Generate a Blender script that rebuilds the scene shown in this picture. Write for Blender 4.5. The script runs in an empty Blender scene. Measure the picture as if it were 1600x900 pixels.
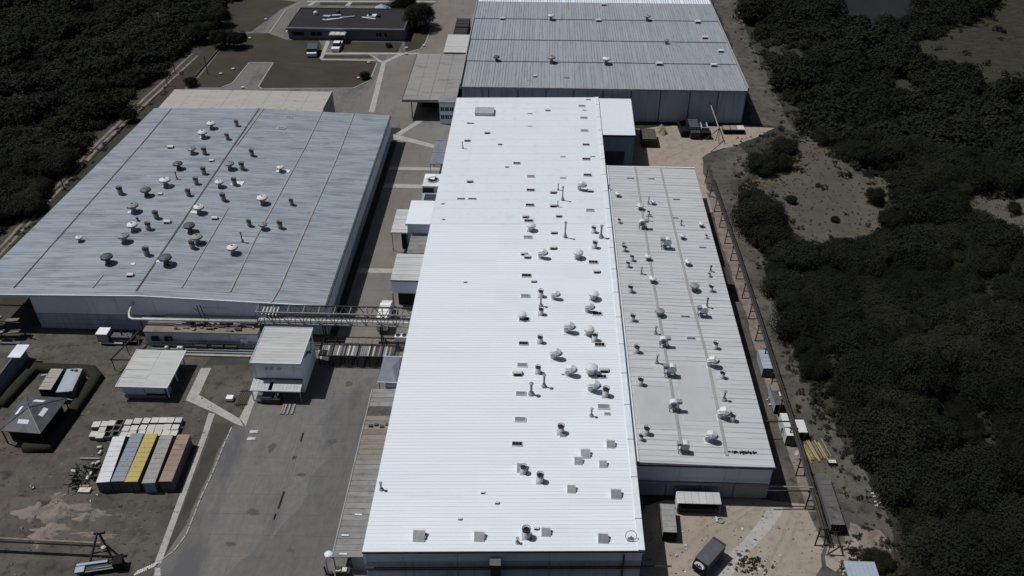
import bpy, math, random
import numpy as np
random.seed(7); rng = np.random.default_rng(7)
S = bpy.context.scene; COL = S.collection
R = math.radians

# ------------------------------------------------------------------ camera, sky, sun, exposure
FPX, CAMH = 1350.0, 128.0                       # focal length in photo pixels (1600 wide), drone height in metres
PITCH = math.atan(1008 / FPX); YAW = R(2.1075)
cd = bpy.data.cameras.new('camera'); cam = bpy.data.objects.new('camera', cd); COL.objects.link(cam)
cam.location = (0, 0, CAMH); cam.rotation_euler = (math.pi / 2 - PITCH, 0, YAW)
cd.sensor_width = 36; cd.lens = 36 * FPX / 1600; cd.clip_start = 1; cd.clip_end = 6000
S.camera = cam
W = bpy.data.worlds.new('World'); S.world = W; W.use_nodes = True
SUN_D = np.array((.50, -.165, -1.0))            # direction the sunlight travels
SUN_EL = math.atan2(1.0, math.hypot(.50, .165)); SUN_AZ = math.atan2(-.50, .165)   # azimuth from +Y, clockwise
nt = W.node_tree; bg = nt.nodes['Background']; sk = nt.nodes.new('ShaderNodeTexSky')
sk.sky_type = 'NISHITA'; sk.sun_disc = False; sk.sun_elevation = SUN_EL; sk.sun_rotation = SUN_AZ
nt.links.new(sk.outputs[0], bg.inputs[0]); bg.inputs[1].default_value = 0.05; sk.air_density = .8; sk.dust_density = 2.5; sk.ozone_density = .6
sl = bpy.data.lights.new('sun', 'SUN'); sl.energy = 5.0; sl.angle = R(.5); sl.color = (1, .985, .965)
sun = bpy.data.objects.new('sun', sl); COL.objects.link(sun); sun.location = (-100, 60, 250)
import mathutils
sun.rotation_euler = mathutils.Vector(SUN_D).to_track_quat('-Z', 'Y').to_euler()
S.view_settings.view_transform = 'Standard'; S.view_settings.look = 'None'
S.view_settings.exposure = -.56; S.view_settings.gamma = 1

# ------------------------------------------------------------------ survey: photo pixel -> place on a level plane at height z
_s, _c = math.sin(PITCH), math.cos(PITCH)
def pt(u, v, z=0.0):
    dx, dy = u - 800, v - 450
    Y = FPX * _c - dy * _s; Z = -(FPX * _s + dy * _c); t = (z - CAMH) / Z
    x, y = dx * t, Y * t
    return (x * math.cos(YAW) - y * math.sin(YAW), x * math.sin(YAW) + y * math.cos(YAW))
def pts(l, z=0.0): return [pt(u, v, z) for u, v in l]

# ------------------------------------------------------------------ materials
def mat(name, c1, c2=None, sc=(1, 1, 1), lo=.35, hi=.65, rough=.85, c3=None, sc3=(1, 1, 1), lo3=.55, hi3=.7,
        bump=0, bsc=3.0, metal=0, rnd=0, detail=5, world3=False):
    m = bpy.data.materials.new(name); m.use_nodes = True; t = m.node_tree; N = t.nodes; L = t.links
    b = N['Principled BSDF']; b.inputs['Roughness'].default_value = rough; b.inputs['Metallic'].default_value = metal
    b.inputs['Specular IOR Level'].default_value = .25
    tc = N.new('ShaderNodeTexCoord')
    def noise(scale, det, world=False):
        mp = N.new('ShaderNodeMapping'); mp.inputs['Scale'].default_value = scale; L.new(N.new('ShaderNodeNewGeometry').outputs['Position'] if world else tc.outputs['Object'], mp.inputs[0])
        n = N.new('ShaderNodeTexNoise'); n.inputs['Scale'].default_value = 1; n.inputs['Detail'].default_value = det
        n.inputs['Roughness'].default_value = .62
        L.new(mp.outputs[0], n.inputs['Vector']); return n.outputs['Fac']
    def ramp(f, a, z):
        r = N.new('ShaderNodeMapRange'); r.inputs['From Min'].default_value = a; r.inputs['From Max'].default_value = z
        L.new(f, r.inputs['Value']); return r.outputs[0]
    def mix(f, a, z):
        x = N.new('ShaderNodeMix'); x.data_type = 'RGBA'; L.new(f, x.inputs[0])
        for s, k in ((a, 6), (z, 7)):
            if isinstance(s, tuple): x.inputs[k].default_value = (*s, 1)
            else: L.new(s, x.inputs[k])
        return x.outputs[2]
    cur = c1
    if c2: cur = mix(ramp(noise(sc, detail), lo, hi), cur, c2)
    if c3: cur = mix(ramp(noise(sc3, 4, world3), lo3, hi3), cur, c3)
    if rnd:
        oi = N.new('ShaderNodeObjectInfo'); r = ramp(oi.outputs['Random'], 0, 1)
        r.node.inputs['To Min'].default_value = 1 - rnd; r.node.inputs['To Max'].default_value = 1 + rnd
        x = N.new('ShaderNodeVectorMath'); x.operation = 'SCALE'
        if isinstance(cur, tuple): x.inputs[0].default_value = cur
        else: L.new(cur, x.inputs[0])
        L.new(r, x.inputs['Scale']); cur = x.outputs[0]
    if isinstance(cur, tuple): b.inputs['Base Color'].default_value = (*cur, 1)
    else: L.new(cur, b.inputs['Base Color'])
    if name.startswith('leaf') or name == 'scrub' or name == 'tuft':      # leaves let some light through
        tr = N.new('ShaderNodeBsdfTranslucent'); ms = N.new('ShaderNodeMixShader'); ms.inputs[0].default_value = .38
        L.new(cur, tr.inputs[0]) if not isinstance(cur, tuple) else None
        L.new(b.outputs[0], ms.inputs[1]); L.new(tr.outputs[0], ms.inputs[2]); L.new(ms.outputs[0], N['Material Output'].inputs[0])
    if bump:
        bn = N.new('ShaderNodeBump'); bn.inputs['Strength'].default_value = bump; bn.inputs['Distance'].default_value = .1
        L.new(noise((bsc,) * 3, 5), bn.inputs['Height']); L.new(bn.outputs[0], b.inputs['Normal'])
    return m
M = {}
def mk(n, *a, **k): M[n] = mat(n, *a, **k)
mk('terrain', (.021, .021, .014), (.036, .034, .024), (.04, .04, .04), c3=(.015, .016, .011), sc3=(.3, .3, .3), bump=.5)
mk('concrete', (.135, .127, .117), (.17, .161, .149), (.06, .06, .06), c3=(.11, .104, .097), sc3=(.35, .12, 1), lo3=.52, hi3=.75, bump=.1)
mk('asphalt', (.122, .117, .111), (.152, .145, .137), (.9, .5, 1), c3=(.084, .085, .089), sc3=(.14, .05, 1), lo3=.5, hi3=.66, bump=.15, bsc=5)
mk('path', (.29, .285, .275), (.35, .34, .325), (.4, .4, .4), c3=(.16, .15, .14), sc3=(1.2, 1.2, 1), bump=.1)
mk('kerb', (.25, .245, .235), (.33, .32, .30), (.5, .5, .5))
mk('soil', (.055, .051, .043), (.098, .090, .078), (.11, .11, .11), c3=(.030, .029, .023), sc3=(.45, .45, 1), lo3=.5, hi3=.68, bump=.6, bsc=1.5)
mk('soil_light', (.080, .075, .065), (.055, .051, .043), (.3, .3, .3), lo=.4, hi=.62, c3=(.11, .102, .09), sc3=(.7, .7, 1), bump=.5)
mk('soil_dark', (.036, .034, .029), (.055, .051, .044), (.2, .2, .2), bump=.5)
mk('tan_dirt', (.245, .208, .170), (.295, .254, .210), (.10, .10, .1), c3=(.19, .165, .14), sc3=(.5, .5, 1), lo3=.5, hi3=.7, bump=.4, bsc=2)
mk('tyre_track', (.20, .172, .142), (.25, .217, .182), (.8, .8, .8), lo=.4, hi=.6)
mk('sand', (.19, .165, .138), (.12, .106, .09), (.5, .5, .5), lo=.45, hi=.62, bump=.6, bsc=2)
mk('grass', (.028, .027, .017), (.040, .037, .025), (.09, .09, .09), c3=(.055, .047, .034), sc3=(.05, .16, 1), lo3=.55, hi3=.75, bump=.5, bsc=6)
mk('dry_grass', (.080, .074, .057), (.056, .053, .039), (.22, .22, .22), c3=(.092, .083, .067), sc3=(.08, .08, .08), lo3=.5, hi3=.7, bump=.8, bsc=2)
mk('edge_grass', (.040, .039, .028), (.027, .028, .018), (.4, .4, .4), c3=(.055, .051, .039), sc3=(.15, .15, .15), bump=.8, bsc=2)
mk('tuft', (.060, .056, .041), (.085, .077, .060), (.1, .1, .1))
mk('marsh', (.036, .036, .022), (.017, .017, .011), (.2, .5, .3), bump=.8, bsc=2)
mk('track', (.055, .050, .038), (.032, .030, .022), (.5, .1, 1), bump=.5)
mk('water', (.016, .016, .018), (.011, .011, .011), (.05, .05, .05), rough=.5)
mk('white_roof', (.645, .69, .74), (.615, .66, .71), (.03, .5, 1), c3=(.59, .625, .665), sc3=(.05, .4, 1), lo3=.55, hi3=.8, rough=.55, rnd=.018)
mk('white_membrane', (.575, .615, .66), (.60, .64, .685), (.08, .08, .1), c3=(.54, .58, .62), sc3=(.5, .5, 1), rough=.6)
mk('white_trim', (.62, .66, .70), (.54, .58, .62), (.4, .4, .4))
mk('blue_roof', (.215, .255, .295), (.275, .31, .345), (.05, 1.0, 1), c3=(.155, .18, .208), sc3=(.10, .55, 1), lo3=.46, hi3=.66, rough=.6, rnd=.04)
mk('blue_roof_rib', (.22, .26, .30), (.285, .32, .355), (.25, 1.5, 1), c3=(.13, .15, .17), sc3=(.2, 2.5, 1), lo3=.55, hi3=.66, rough=.6)
mk('annex_roof', (.455, .47, .485), (.38, .395, .405), (.05, .9, 1), c3=(.28, .29, .295), sc3=(.12, 1.4, 1), lo3=.58, hi3=.78, rough=.6)
mk('annex_patch', (.40, .415, .425), (.36, .37, .38), (.2, .2, 1))
mk('annex_seam', (.30, .30, .30), (.24, .24, .24), (1, .3, 1))
mk('far_roof', (.225, .255, .288), (.285, .31, .335), (.8, .03, 1), c3=(.16, .155, .15), sc3=(2.2, .12, 1), lo3=.56, hi3=.74, rough=.6, rnd=.04)
mk('far_rib', (.26, .285, .31), (.16, .165, .175), (1.5, .15, 1), rough=.6)
mk('worn', (.098, .097, .096), (.122, .119, .115), (.7, .4, 1), c3=(.078, .079, .082), sc3=(.2, .1, 1), bump=.15, bsc=5)
mk('stain', (.058, .057, .056), (.09, .088, .085), (1.5, 1.5, 1))
mk('slab_joint', (.070, .068, .065), (.105, .10, .095), (.4, .4, 1), lo=.4, hi=.55)
mk('seam', (.30, .31, .315), (.22, .23, .235), (.6, .6, 1))
mk('dark_seam', (.05, .053, .058), (.09, .096, .104), (.8, .8, .8))
mk('wall_blue', (.62, .69, .77), (.56, .62, .70), (.12, .12, .5), c3=(.48, .53, .59), sc3=(1.2, 1.2, .12), lo3=.55, hi3=.8)
mk('wall_grey', (.45, .50, .57), (.38, .42, .485), (.3, .3, .1), c3=(.27, .285, .31), sc3=(1.6, 1.6, .06), lo3=.52, hi3=.75)
mk('wall_white', (.76, .83, .90), (.68, .745, .815), (.2, .2, .3), c3=(.38, .40, .43), sc3=(1.5, 1.5, .1), lo3=.58, hi3=.8)
mk('wall_low', (.25, .275, .315), (.20, .22, .255), (.2, .2, 1))
mk('backroof', (.31, .295, .275), (.36, .345, .325), (.1, .5, 1), c3=(.13, .12, .11), sc3=(.4, .9, 1), lo3=.6, hi3=.72)
mk('sheet_light', (.45, .455, .455), (.38, .385, .385), (.15, 1, 1), c3=(.30, .30, .295), sc3=(.3, 1.5, 1), lo3=.56, hi3=.8, rnd=.06)
mk('sheet_grey', (.22, .22, .215), (.17, .168, .163), (.3, .8, 1), c3=(.13, .12, .11), sc3=(.5, 1.1, 1), rnd=.10)
mk('sheet_brown', (.20, .175, .15), (.155, .14, .122), (.3, .8, 1), c3=(.12, .105, .09), sc3=(.5, 1.1, 1), rnd=.14)
mk('canopy_roof', (.25, .245, .235), (.22, .215, .208), (.07, .25, 1), c3=(.11, .11, .108), sc3=(.10, .35, 1), lo3=.56, hi3=.72)
mk('black', (.006, .006, .007))
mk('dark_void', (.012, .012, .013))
mk('dark_metal', (.030, .030, .032), (.045, .044, .043), (2, 2, 2), rough=.6)
mk('rack_steel', (.046, .042, .037), (.030, .027, .024), (1, 1, 1), rough=.65)
mk('steel', (.28, .28, .275), (.20, .20, .195), (2, 2, 2), rough=.5)
mk('white_pipe', (.62, .64, .65), (.48, .49, .49), (1, 1, 1), rough=.5)
mk('office_roof', (.014, .014, .016), (.020, .020, .022), (.1, .1, .1))
mk('office_wall', (.17, .175, .195), (.14, .145, .16), (.3, .3, .3))
mk('glass', (.010, .012, .015), rough=.15)
mk('glass_grey', (.16, .175, .19), (.22, .235, .25), (1.2, .4, 1), rough=.3)
mk('vent_white', (.62, .65, .67), (.50, .52, .53), (1.2, 1.2, 1.2), rough=.5, rnd=.06)
mk('vent_grey', (.26, .27, .28), (.19, .195, .20), (1.5, 1.5, 1.5), rough=.5, rnd=.15)
mk('vent_dark', (.10, .105, .11), (.06, .063, .066), (1.5, 1.5, 1.5), rough=.5, rnd=.15)
mk('hood_shade', (.32, .345, .375), (.22, .245, .27), (1.5, 1.5, 1.5), rnd=.25)  # grey stands for the shade on the front of white box hoods
mk('vent_pale', (.62, .65, .685), (.50, .53, .56), (1.2, 1.2, 1.2), rough=.5, rnd=.1)
mk('flash', (.33, .35, .37), (.26, .28, .30), (1, 1, 1))
mk('yellow', (.40, .32, .095), (.34, .275, .085), (.5, .5, .5), c3=(.18, .15, .07), sc3=(.9, .9, .9), lo3=.62, hi3=.75, rough=.5)
mk('cont_white', (.55, .57, .585), (.48, .49, .50), (.5, .5, .5), c3=(.30, .30, .29), sc3=(.9, .5, .9), lo3=.62, hi3=.75, rough=.5)
mk('cont_blue', (.20, .235, .275), (.17, .20, .235), (.4, .4, .4), c3=(.09, .10, .12), sc3=(.6, .6, .6), lo3=.6, hi3=.7, rough=.5)
mk('cont_grey', (.27, .27, .265), (.22, .218, .21), (.7, .7, .7), c3=(.15, .14, .13), sc3=(1, .5, 1), lo3=.56, hi3=.75, rough=.6)
mk('cont_brown', (.25, .195, .145), (.20, .155, .115), (.5, .5, .5), c3=(.12, .085, .06), sc3=(.9, .5, .9), lo3=.55, hi3=.75, rough=.6)
mk('cont_dark', (.115, .108, .106), (.085, .08, .078), (.7, .3, .7), c3=(.04, .038, .036), sc3=(.5, 1, .5), rough=.6)
mk('cont_side', (.10, .105, .115), (.075, .078, .085), (.5, .5, .2), rough=.6)
mk('light_blue', (.30, .36, .42), (.26, .31, .365), (.5, .5, .5), rough=.5)
mk('crate', (.50, .49, .465), (.43, .415, .375), (3, 3, 3), lo=.45, hi=.6, rnd=.08)
mk('crate_side', (.22, .21, .20), (.15, .145, .14), (2, 2, 2))
mk('roof_slate', (.048, .052, .060), (.085, .092, .105), (.8, .8, .8), c3=(.028, .030, .036), sc3=(.35, .35, .35), rough=.55)
mk('awning', (.16, .185, .22), (.12, .14, .165), (.4, .4, .4), rough=.6)
mk('hedge', (.012, .013, .008), (.022, .022, .014), (1.5, 1.5, 1.5), bump=1, bsc=4)
mk('leaf_a', (.0135, .0165, .0080), (.0275, .0305, .0165), (.5, .5, .5), rnd=.4, c3=(.0092, .0115, .0060), sc3=(.035, .035, .05), lo3=.42, hi3=.6, world3=True)
mk('leaf_b', (.0185, .0210, .0110), (.0310, .0330, .0190), (.5, .5, .5), rnd=.3, c3=(.011, .0128, .0065), sc3=(.035, .035, .05), lo3=.45, hi3=.65, world3=True)
mk('leaf_far', (.0130, .0160, .0078), (.0225, .0255, .0135), (.05, .05, .05), lo=.3, hi=.7, c3=(.0090, .0113, .0058), sc3=(.035, .035, .05), lo3=.42, hi3=.6)
mk('scrub', (.023, .0255, .0145), (.040, .040, .026), (.05, .05, .05), lo=.35, hi=.65, c3=(.013, .0145, .0085), sc3=(.12, .12, .12), lo3=.5, hi3=.65)
mk('bark', (.035, .03, .025), (.05, .045, .038), (3, 3, 1))
mk('tyre', (.010, .010, .011))
mk('car_white', (.70, .71, .72), rough=.3)
mk('car_blue', (.075, .09, .12), (.06, .07, .095), (.5, .5, .5), rough=.35)
mk('truck_grey', (.085, .09, .10), (.065, .068, .076), (.8, .8, .8), rough=.5)
mk('paint', (.60, .60, .58), (.45, .45, .43), (2, 2, 2))
mk('pipe_yellow', (.36, .30, .10), (.26, .22, .09), (1, 1, 1))
mk('pipe_tan', (.22, .20, .15), (.15, .135, .10), (1, 1, 1))
mk('litter', (.60, .60, .59), (.25, .25, .24), (2, 2, 2))
mk('rubble', (.045, .043, .040), (.09, .085, .078), (1.5, 1.5, 1.5), bump=.5)
mk('tarp', (.26, .23, .19), (.18, .16, .13), (.8, .8, .8), bump=.5)

# ------------------------------------------------------------------ mesh helpers
class MB:
    def __init__(s): s.v = []; s.f = []; s.m = []
    def add(s, vs, fs, m=0):
        o = len(s.v); s.v += [tuple(map(float, v)) for v in vs]; s.f += [tuple(i + o for i in f) for f in fs]; s.m += [m] * len(fs); return s
    def box(s, x0, x1, y0, y1, z0, z1, m=0):
        return s.hexa([(x0, y0), (x1, y0), (x1, y1), (x0, y1)], z0, z1, m)
    def hexa(s, q, z0, z1, m=0):
        z0 = z0 if isinstance(z0, (list, tuple)) else [z0] * len(q); z1 = z1 if isinstance(z1, (list, tuple)) else [z1] * len(q)
        n = len(q); vs = [(*p, z) for p, z in zip(q, z0)] + [(*p, z) for p, z in zip(q, z1)]
        fs = [tuple(range(n))[::-1], tuple(range(n, 2 * n))] + [(i, (i + 1) % n, n + (i + 1) % n, n + i) for i in range(n)]
        return s.add(vs, fs, m)
    def bar(s, a, b, w, h=None, m=0):
        h = h or w; a = mathutils.Vector(a); b = mathutils.Vector(b); d = (b - a).normalized()
        up = mathutils.Vector((0, 0, 1)) if abs(d.z) < .95 else mathutils.Vector((0, 1, 0))
        x = d.cross(up).normalized() * w / 2; y = x.cross(d).normalized() * h / 2
        vs = [p + sx * x + sy * y for p in (a, b) for sx, sy in ((-1, -1), (1, -1), (1, 1), (-1, 1))]
        return s.add(vs, [(3, 2, 1, 0), (4, 5, 6, 7), (0, 1, 5, 4), (1, 2, 6, 5), (2, 3, 7, 6), (3, 0, 4, 7)], m)
    def tube(s, P, r, n=8, m=0):
        P = [mathutils.Vector(p) for p in P]; vs = []; fs = []
        for i, p in enumerate(P):
            d = (P[min(i + 1, len(P) - 1)] - P[max(i - 1, 0)]).normalized()
            up = mathutils.Vector((0, 0, 1)) if abs(d.z) < .9 else mathutils.Vector((0, 1, 0))
            x = d.cross(up).normalized(); y = x.cross(d)
            rr = r[i] if isinstance(r, (list, tuple)) else r
            vs += [p + (x * math.cos(a) + y * math.sin(a)) * rr for a in [2 * math.pi * k / n for k in range(n)]]
        for i in range(len(P) - 1):
            fs += [(i * n + k, i * n + (k + 1) % n, (i + 1) * n + (k + 1) % n, (i + 1) * n + k) for k in range(n)]
        fs += [tuple(range(n))[::-1], tuple(range((len(P) - 1) * n, len(P) * n))]
        return s.add(vs, fs, m)
    def lathe(s, prof, n=14, c=(0, 0, 0), m=0):
        vs = []; fs = []
        for r, z in prof:
            vs += [(c[0] + r * math.cos(2 * math.pi * k / n), c[1] + r * math.sin(2 * math.pi * k / n), c[2] + z) for k in range(n)]
        for i in range(len(prof) - 1):
            fs += [(i * n + k, i * n + (k + 1) % n, (i + 1) * n + (k + 1) % n, (i + 1) * n + k) for k in range(n)]
        return s.add(vs, fs, m)
    def mesh(s, name, mats, smooth=False):
        me = bpy.data.meshes.new(name); me.from_pydata(s.v, [], s.f)
        for k in (mats if isinstance(mats, (list, tuple)) else [mats]): me.materials.append(M[k])
        me.polygons.foreach_set('material_index', s.m)
        if smooth: me.polygons.foreach_set('use_smooth', [True] * len(s.f))
        me.update(); return me
    def build(s, name, mats, parent=None, smooth=False, kind=None):
        return link(name, s.mesh(name, mats, smooth), parent, kind)
def link(name, me, parent=None, kind=None):
    o = bpy.data.objects.new(name, me); COL.objects.link(o)
    if parent: o.parent = parent
    if kind: o['kind'] = kind
    return o
def tag(o, label, cat, group=None):
    o['label'] = label; o['category'] = cat
    if group: o['group'] = group
    return o
def thing(name, label, cat, loc=(0, 0, 0), rz=0, group=None):
    o = bpy.data.objects.new(name, None); COL.objects.link(o); o.location = loc; o.rotation_euler = (0, 0, rz); o.empty_display_size = .3
    return tag(o, label, cat, group)
def box(*a): return MB().box(*a)
ORD = 'first second third fourth fifth sixth seventh eighth ninth tenth eleventh twelfth thirteenth fourteenth fifteenth sixteenth seventeenth eighteenth nineteenth twentieth'.split()
def ordw(i): return ORD[i] if i < 20 else ('twenty-' + ORD[i - 20] if i < 29 else ('thirtieth' if i == 29 else 'thirty-' + ORD[i - 30]))
def sheet(name, poly, z, m, jag=0, step=3.0, kind='structure'):
    """ground sheet: a level polygon, optionally with an uneven natural edge"""
    if jag:
        out = []
        for i, a in enumerate(poly):
            b = poly[(i + 1) % len(poly)]; n = max(1, int(math.dist(a, b) / step))
            for k in range(n):
                t = k / n; out.append((a[0] + (b[0] - a[0]) * t + random.uniform(-jag, jag), a[1] + (b[1] - a[1]) * t + random.uniform(-jag, jag)))
        poly = out
    mb = MB(); mb.add([(*p, z) for p in poly], [tuple(range(len(poly)))])
    me = mb.mesh(name, m)
    if me.polygons[0].normal.z < 0: me.flip_normals()
    return link(name, me, None, kind)
def strip(mb, line, w, z0, z1, m=0):
    for a, b in zip(line, line[1:]):
        d = np.array(b) - np.array(a); L = np.linalg.norm(d); n = np.array((-d[1], d[0])) / L * w / 2
        a, b = np.array(a), np.array(b)
        mb.hexa([tuple(a - n), tuple(b - n), tuple(b + n), tuple(a + n)][::1], z0, z1, m)
    return mb
def blob(name, cx, cy, rx, ry, h, m, seed, z0=0.0, rings=6, seg=40, rot=0, ragged=.3):
    r_ = random.Random(seed); ph = [r_.uniform(0, 6.3) for _ in range(6)]; vs = [(cx, cy, z0 + h)]; fs = []
    for i in range(1, rings + 1):
        for k in range(seg):
            a = 2 * math.pi * k / seg
            rr = i / rings * (1 + ragged * (.5 * math.sin(2 * a + ph[0]) + .35 * math.sin(5 * a + ph[1]) + .3 * math.sin(9 * a + ph[2])) + (r_.uniform(-.08, .08) if i > 1 else 0))
            x, y = rx * rr * math.cos(a), ry * rr * math.sin(a)
            z = h * (1 - (i / rings) ** 2) * (1 + .6 * r_.uniform(-1, 1)) if i < rings else -.02
            vs.append((cx + x * math.cos(rot) - y * math.sin(rot), cy + x * math.sin(rot) + y * math.cos(rot), z0 + z))
    fs += [(0, 1 + k, 1 + (k + 1) % seg) for k in range(seg)]
    for i in range(rings - 1):
        o = 1 + i * seg; fs += [(o + k, o + seg + k, o + seg + (k + 1) % seg, o + (k + 1) % seg) for k in range(seg)]
    return MB().add(vs, fs).build(name, m, None, True)

# ------------------------------------------------------------------ ground
sheet('terrain', [(-2500, -1500), (2500, -1500), (2500, 3500), (-2500, 3500)], 0, 'terrain')
sheet('soil_yard', [(-190, 20), (-56, 20), (-47, 152), (-150, 153)], .004, 'soil')
sheet('concrete_yard', [(-66, 20), *pts([(246, 884), (262, 862), (291, 820), (306, 785), (330, 735), (347, 693), (366, 665), (385, 640), (394, 610), (398, 552)]), (-62, 150), (-46, 151), (-46, 258), (-128, 262), (-128, 420), (-18, 420), (-18, 20)], .008, 'asphalt')
sheet('corridor_floor', [(-45.9, 151.5), (-27, 151.5), (-27, 262), (-45.9, 262)], .012, 'concrete')
sheet('north_yard', pts([(560, 168), (600, 100), (640, 82), (672, 60), (680, 20), (690, -15), (770, -15), (720, 150), (630, 185)]), .012, 'concrete')
sheet('dirt_yard', pts([(940, 205), (1010, 200), (1060, 196), (1165, 196), (1210, 200), (1175, 218), (1118, 236), (1096, 246), (1098, 270), (1118, 330), (1100, 335), (1060, 262), (940, 262)]), .008, 'tan_dirt', .5)
sheet('dirt_strip', pts([(1060, 262), (1096, 246), (1150, 225), (1180, 245), (1158, 320), (1190, 410), (1224, 490), (1250, 570), (1298, 660), (1342, 722), (1398, 820), (1412, 1000), (1260, 1000), (1150, 760)]), .004, 'soil', .8)
sheet('dirt_track', pts([(1104, 300), (1116, 300), (1152, 395), (1186, 480), (1216, 580), (1250, 680), (1286, 800), (1262, 800), (1226, 690), (1190, 580), (1162, 480), (1130, 390)]), .012, 'sand', .25, 2)
sheet('dirt_yard', pts([(1005, 788), (1130, 770), (1235, 784), (1258, 790), (1268, 815), (1290, 850), (1275, 900), (1290, 1010), (960, 1010), (1000, 900)]), .016, 'tan_dirt', .4, 2)
sheet('far_verge', pts([(1175, 190), (1240, 205), (1205, 130), (1170, 60), (1140, -30), (1100, -30), (1140, 60), (1165, 140)]), .006, 'soil', .6)
tt = MB()
for l in ([(1238, 800), (1222, 840), (1190, 900)], [(1250, 802), (1236, 845), (1206, 902)], [(1040, 248), (1085, 228), (1160, 207)], [(1030, 240), (1080, 220), (1160, 203)], [(1075, 880), (1120, 830), (1190, 790)], [(1062, 868), (1105, 822), (1180, 786)]): strip(tt, pts(l), .55, .018, .022)
tt.build('tyre_track', 'tyre_track', None, kind='structure')
for i, q in enumerate([[(1330, 820), (1385, 835), (1400, 880), (1350, 890), (1310, 870)], [(1300, 850), (1345, 838), (1340, 870), (1305, 890), (1290, 880)]]):
    sheet('bare_ground', pts(q), .020 + .004 * i, ['sand', 'tan_dirt'][i], .7, 1.2)
# paths of pale concrete slabs, laid flush one sheet above the yard
def path(q, z=.022): return sheet('path', pts(q), z, 'path')
path([(314, 575), (330, 575), (311, 616.6), (290, 625)]); path([(290, 625.3), (311, 617), (374, 654), (381, 667), (367, 662), (335, 645)], .026)
path([(326, 645), (336, 646.5), (326, 675), (252, 880), (241, 881), (317, 675)]); path([(374, 653.5), (394.8, 612), (404, 611), (384, 666)], .03)
path([(520, 552), (575, 548), (582, 552), (505, 566)]); path([(497, 546), (512, 550), (510, 565), (500, 563)], .026)
for v0, v1 in ((261, 265.5), (288, 293.8), (420.5, 427.5)):
    y0, y1 = pt(640, v1)[1], pt(640, v0)[1]; sheet('path', [(-45.8, y0), (-27, y0), (-27, y1), (-45.8, y1)], .022, 'path')
path([(618, 209), (652, 188.5), (661, 189), (624.5, 212)]); path([(614.5, 209.5), (624, 211.5), (680, 226.5), (678, 231.5), (640, 222), (615, 218)], .026)
path([(576, 175), (596, 99), (600, 97), (603, 99), (585, 175)], .018); path([(500, 82.2), (655, 82.6), (655, 84.8), (500, 84.6)], .026)
path([(578, 84.5), (598, 96), (624, 84), (632, 84.5), (600, 99.5), (592, 97)], .030); path([(510, 62), (517, 62), (504, 92.5), (499.5, 92.5)], .022)
path([(502, 92.2), (586, 93.4), (586, 95), (502, 93.8)], .018); path([(1203, 792), (1224, 793), (1221, 804), (1202, 830), (1168, 866), (1137, 908), (1113, 908), (1136, 868), (1160, 846), (1182, 820)], .026)
path([(490, 2), (497, 0), (487, 8.5), (479, 9)], .022); path([(546, 2), (552, 2), (546, 9), (539, 9)], .022); path([(480, 1.2), (680, 2), (680, 3.6), (480, 3)], .026)
sheet('drive', pts([(421, 52), (447, 50), (468, 12), (505, 3), (470, 3), (446, 17)]), .014, 'asphalt')
# lawns north of the blue roofed warehouse
for q in ([(305, 128), (357, 62), (388, 52), (420, 52), (447, 62), (498, 63), (503, 72), (499, 92), (585, 96), (589, 99), (578, 126), (552, 137.5), (409, 138.5), (403, 135), (427, 98), (390, 98), (362, 130), (346, 136.5), (312, 136.5)],
          [(535, 65), (629, 66), (621, 82), (533, 81)], [(632, 68), (645, 40), (670, 40), (672, 46), (664, 66), (656, 76), (634, 82)], [(505, 86), (576, 86), (584, 91), (503, 91)], [(392, 50), (440, 14), (465, 3), (400, -5), (350, 48)], [(500, 3.8), (680, 4.4), (675, 9), (500, 8.5)]):
    sheet('lawn', pts(q), .016, 'grass')
kb = MB()
for l in ([(346, 137), (363, 130.5), (390, 98), (427, 98), (404, 135), (409, 139), (552, 138), (578, 126), (589, 99)], [(632, 83), (657, 77), (665, 67), (674, 44)], [(421, 52), (446, 16), (470, 4)], [(447, 51), (468, 13)]):
    strip(kb, pts(l), .45, .0, .14)
kb.build('kerb', 'kerb', None, kind='structure')
kb = MB(); rk = random.Random(3)
line = pts([(254, 874), (272, 861), (291, 836), (303, 806), (313, 780), (332, 740), (348, 700), (363, 666)])
for a, b in zip(line, line[1:]):
    n = max(1, int(math.dist(a, b) / 1.6))
    for k in range(n):
        p = [tuple(np.array(a) + (np.array(b) - np.array(a)) * t) for t in (k / n, (k + .88) / n)]; strip(kb, p, .26, 0, rk.uniform(.10, .15))
kb.build('kerb', 'kerb', None, kind='structure')
kb = MB(); strip(kb, pts([(305, 120), (357, 60)]), .7, 0, .5); kb.build('kerb', 'soil_dark', None, kind='structure')
for i, q in enumerate([[(150, 535), (210, 520), (160, 570), (120, 600), (80, 560)], [(150, 630), (175, 600), (190, 640), (150, 655), (120, 650)], [(20, 720), (110, 690), (125, 720), (90, 760), (30, 770)], [(150, 800), (230, 790), (245, 830), (200, 850), (150, 830)], [(60, 520), (110, 530), (70, 548), (20, 535)]]): sheet('dirt_patch', pts(q), .0045 + i * .0002, 'soil_light', .7, 1.2)
sheet('soil_lane', pts([(330, 675), (336, 660), (362, 665), (345, 692), (328, 734), (304, 784), (289, 820), (262, 862), (254, 878)]), .014, 'soil_dark')
sheet('soil_island', pts([(331, 577), (394, 570), (396, 608), (372, 652), (316, 616)]), .014, 'soil', .2)
sheet('soil_island', pts([(333, 553), (392, 551), (392, 568), (318, 572)]), .014, 'soil_dark', .1)
sheet('dirt_track', pts([(0, 372), (150, 215), (300, 76), (318, 80), (165, 225), (110, 282), (0, 405)]), .010, 'track', .3)
sheet('dirt_verge', pts([(0, 400), (110, 282), (165, 225), (312, 85), (345, 75), (300, 136), (250, 140), (0, 430)]), .006, 'terrain')
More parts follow.
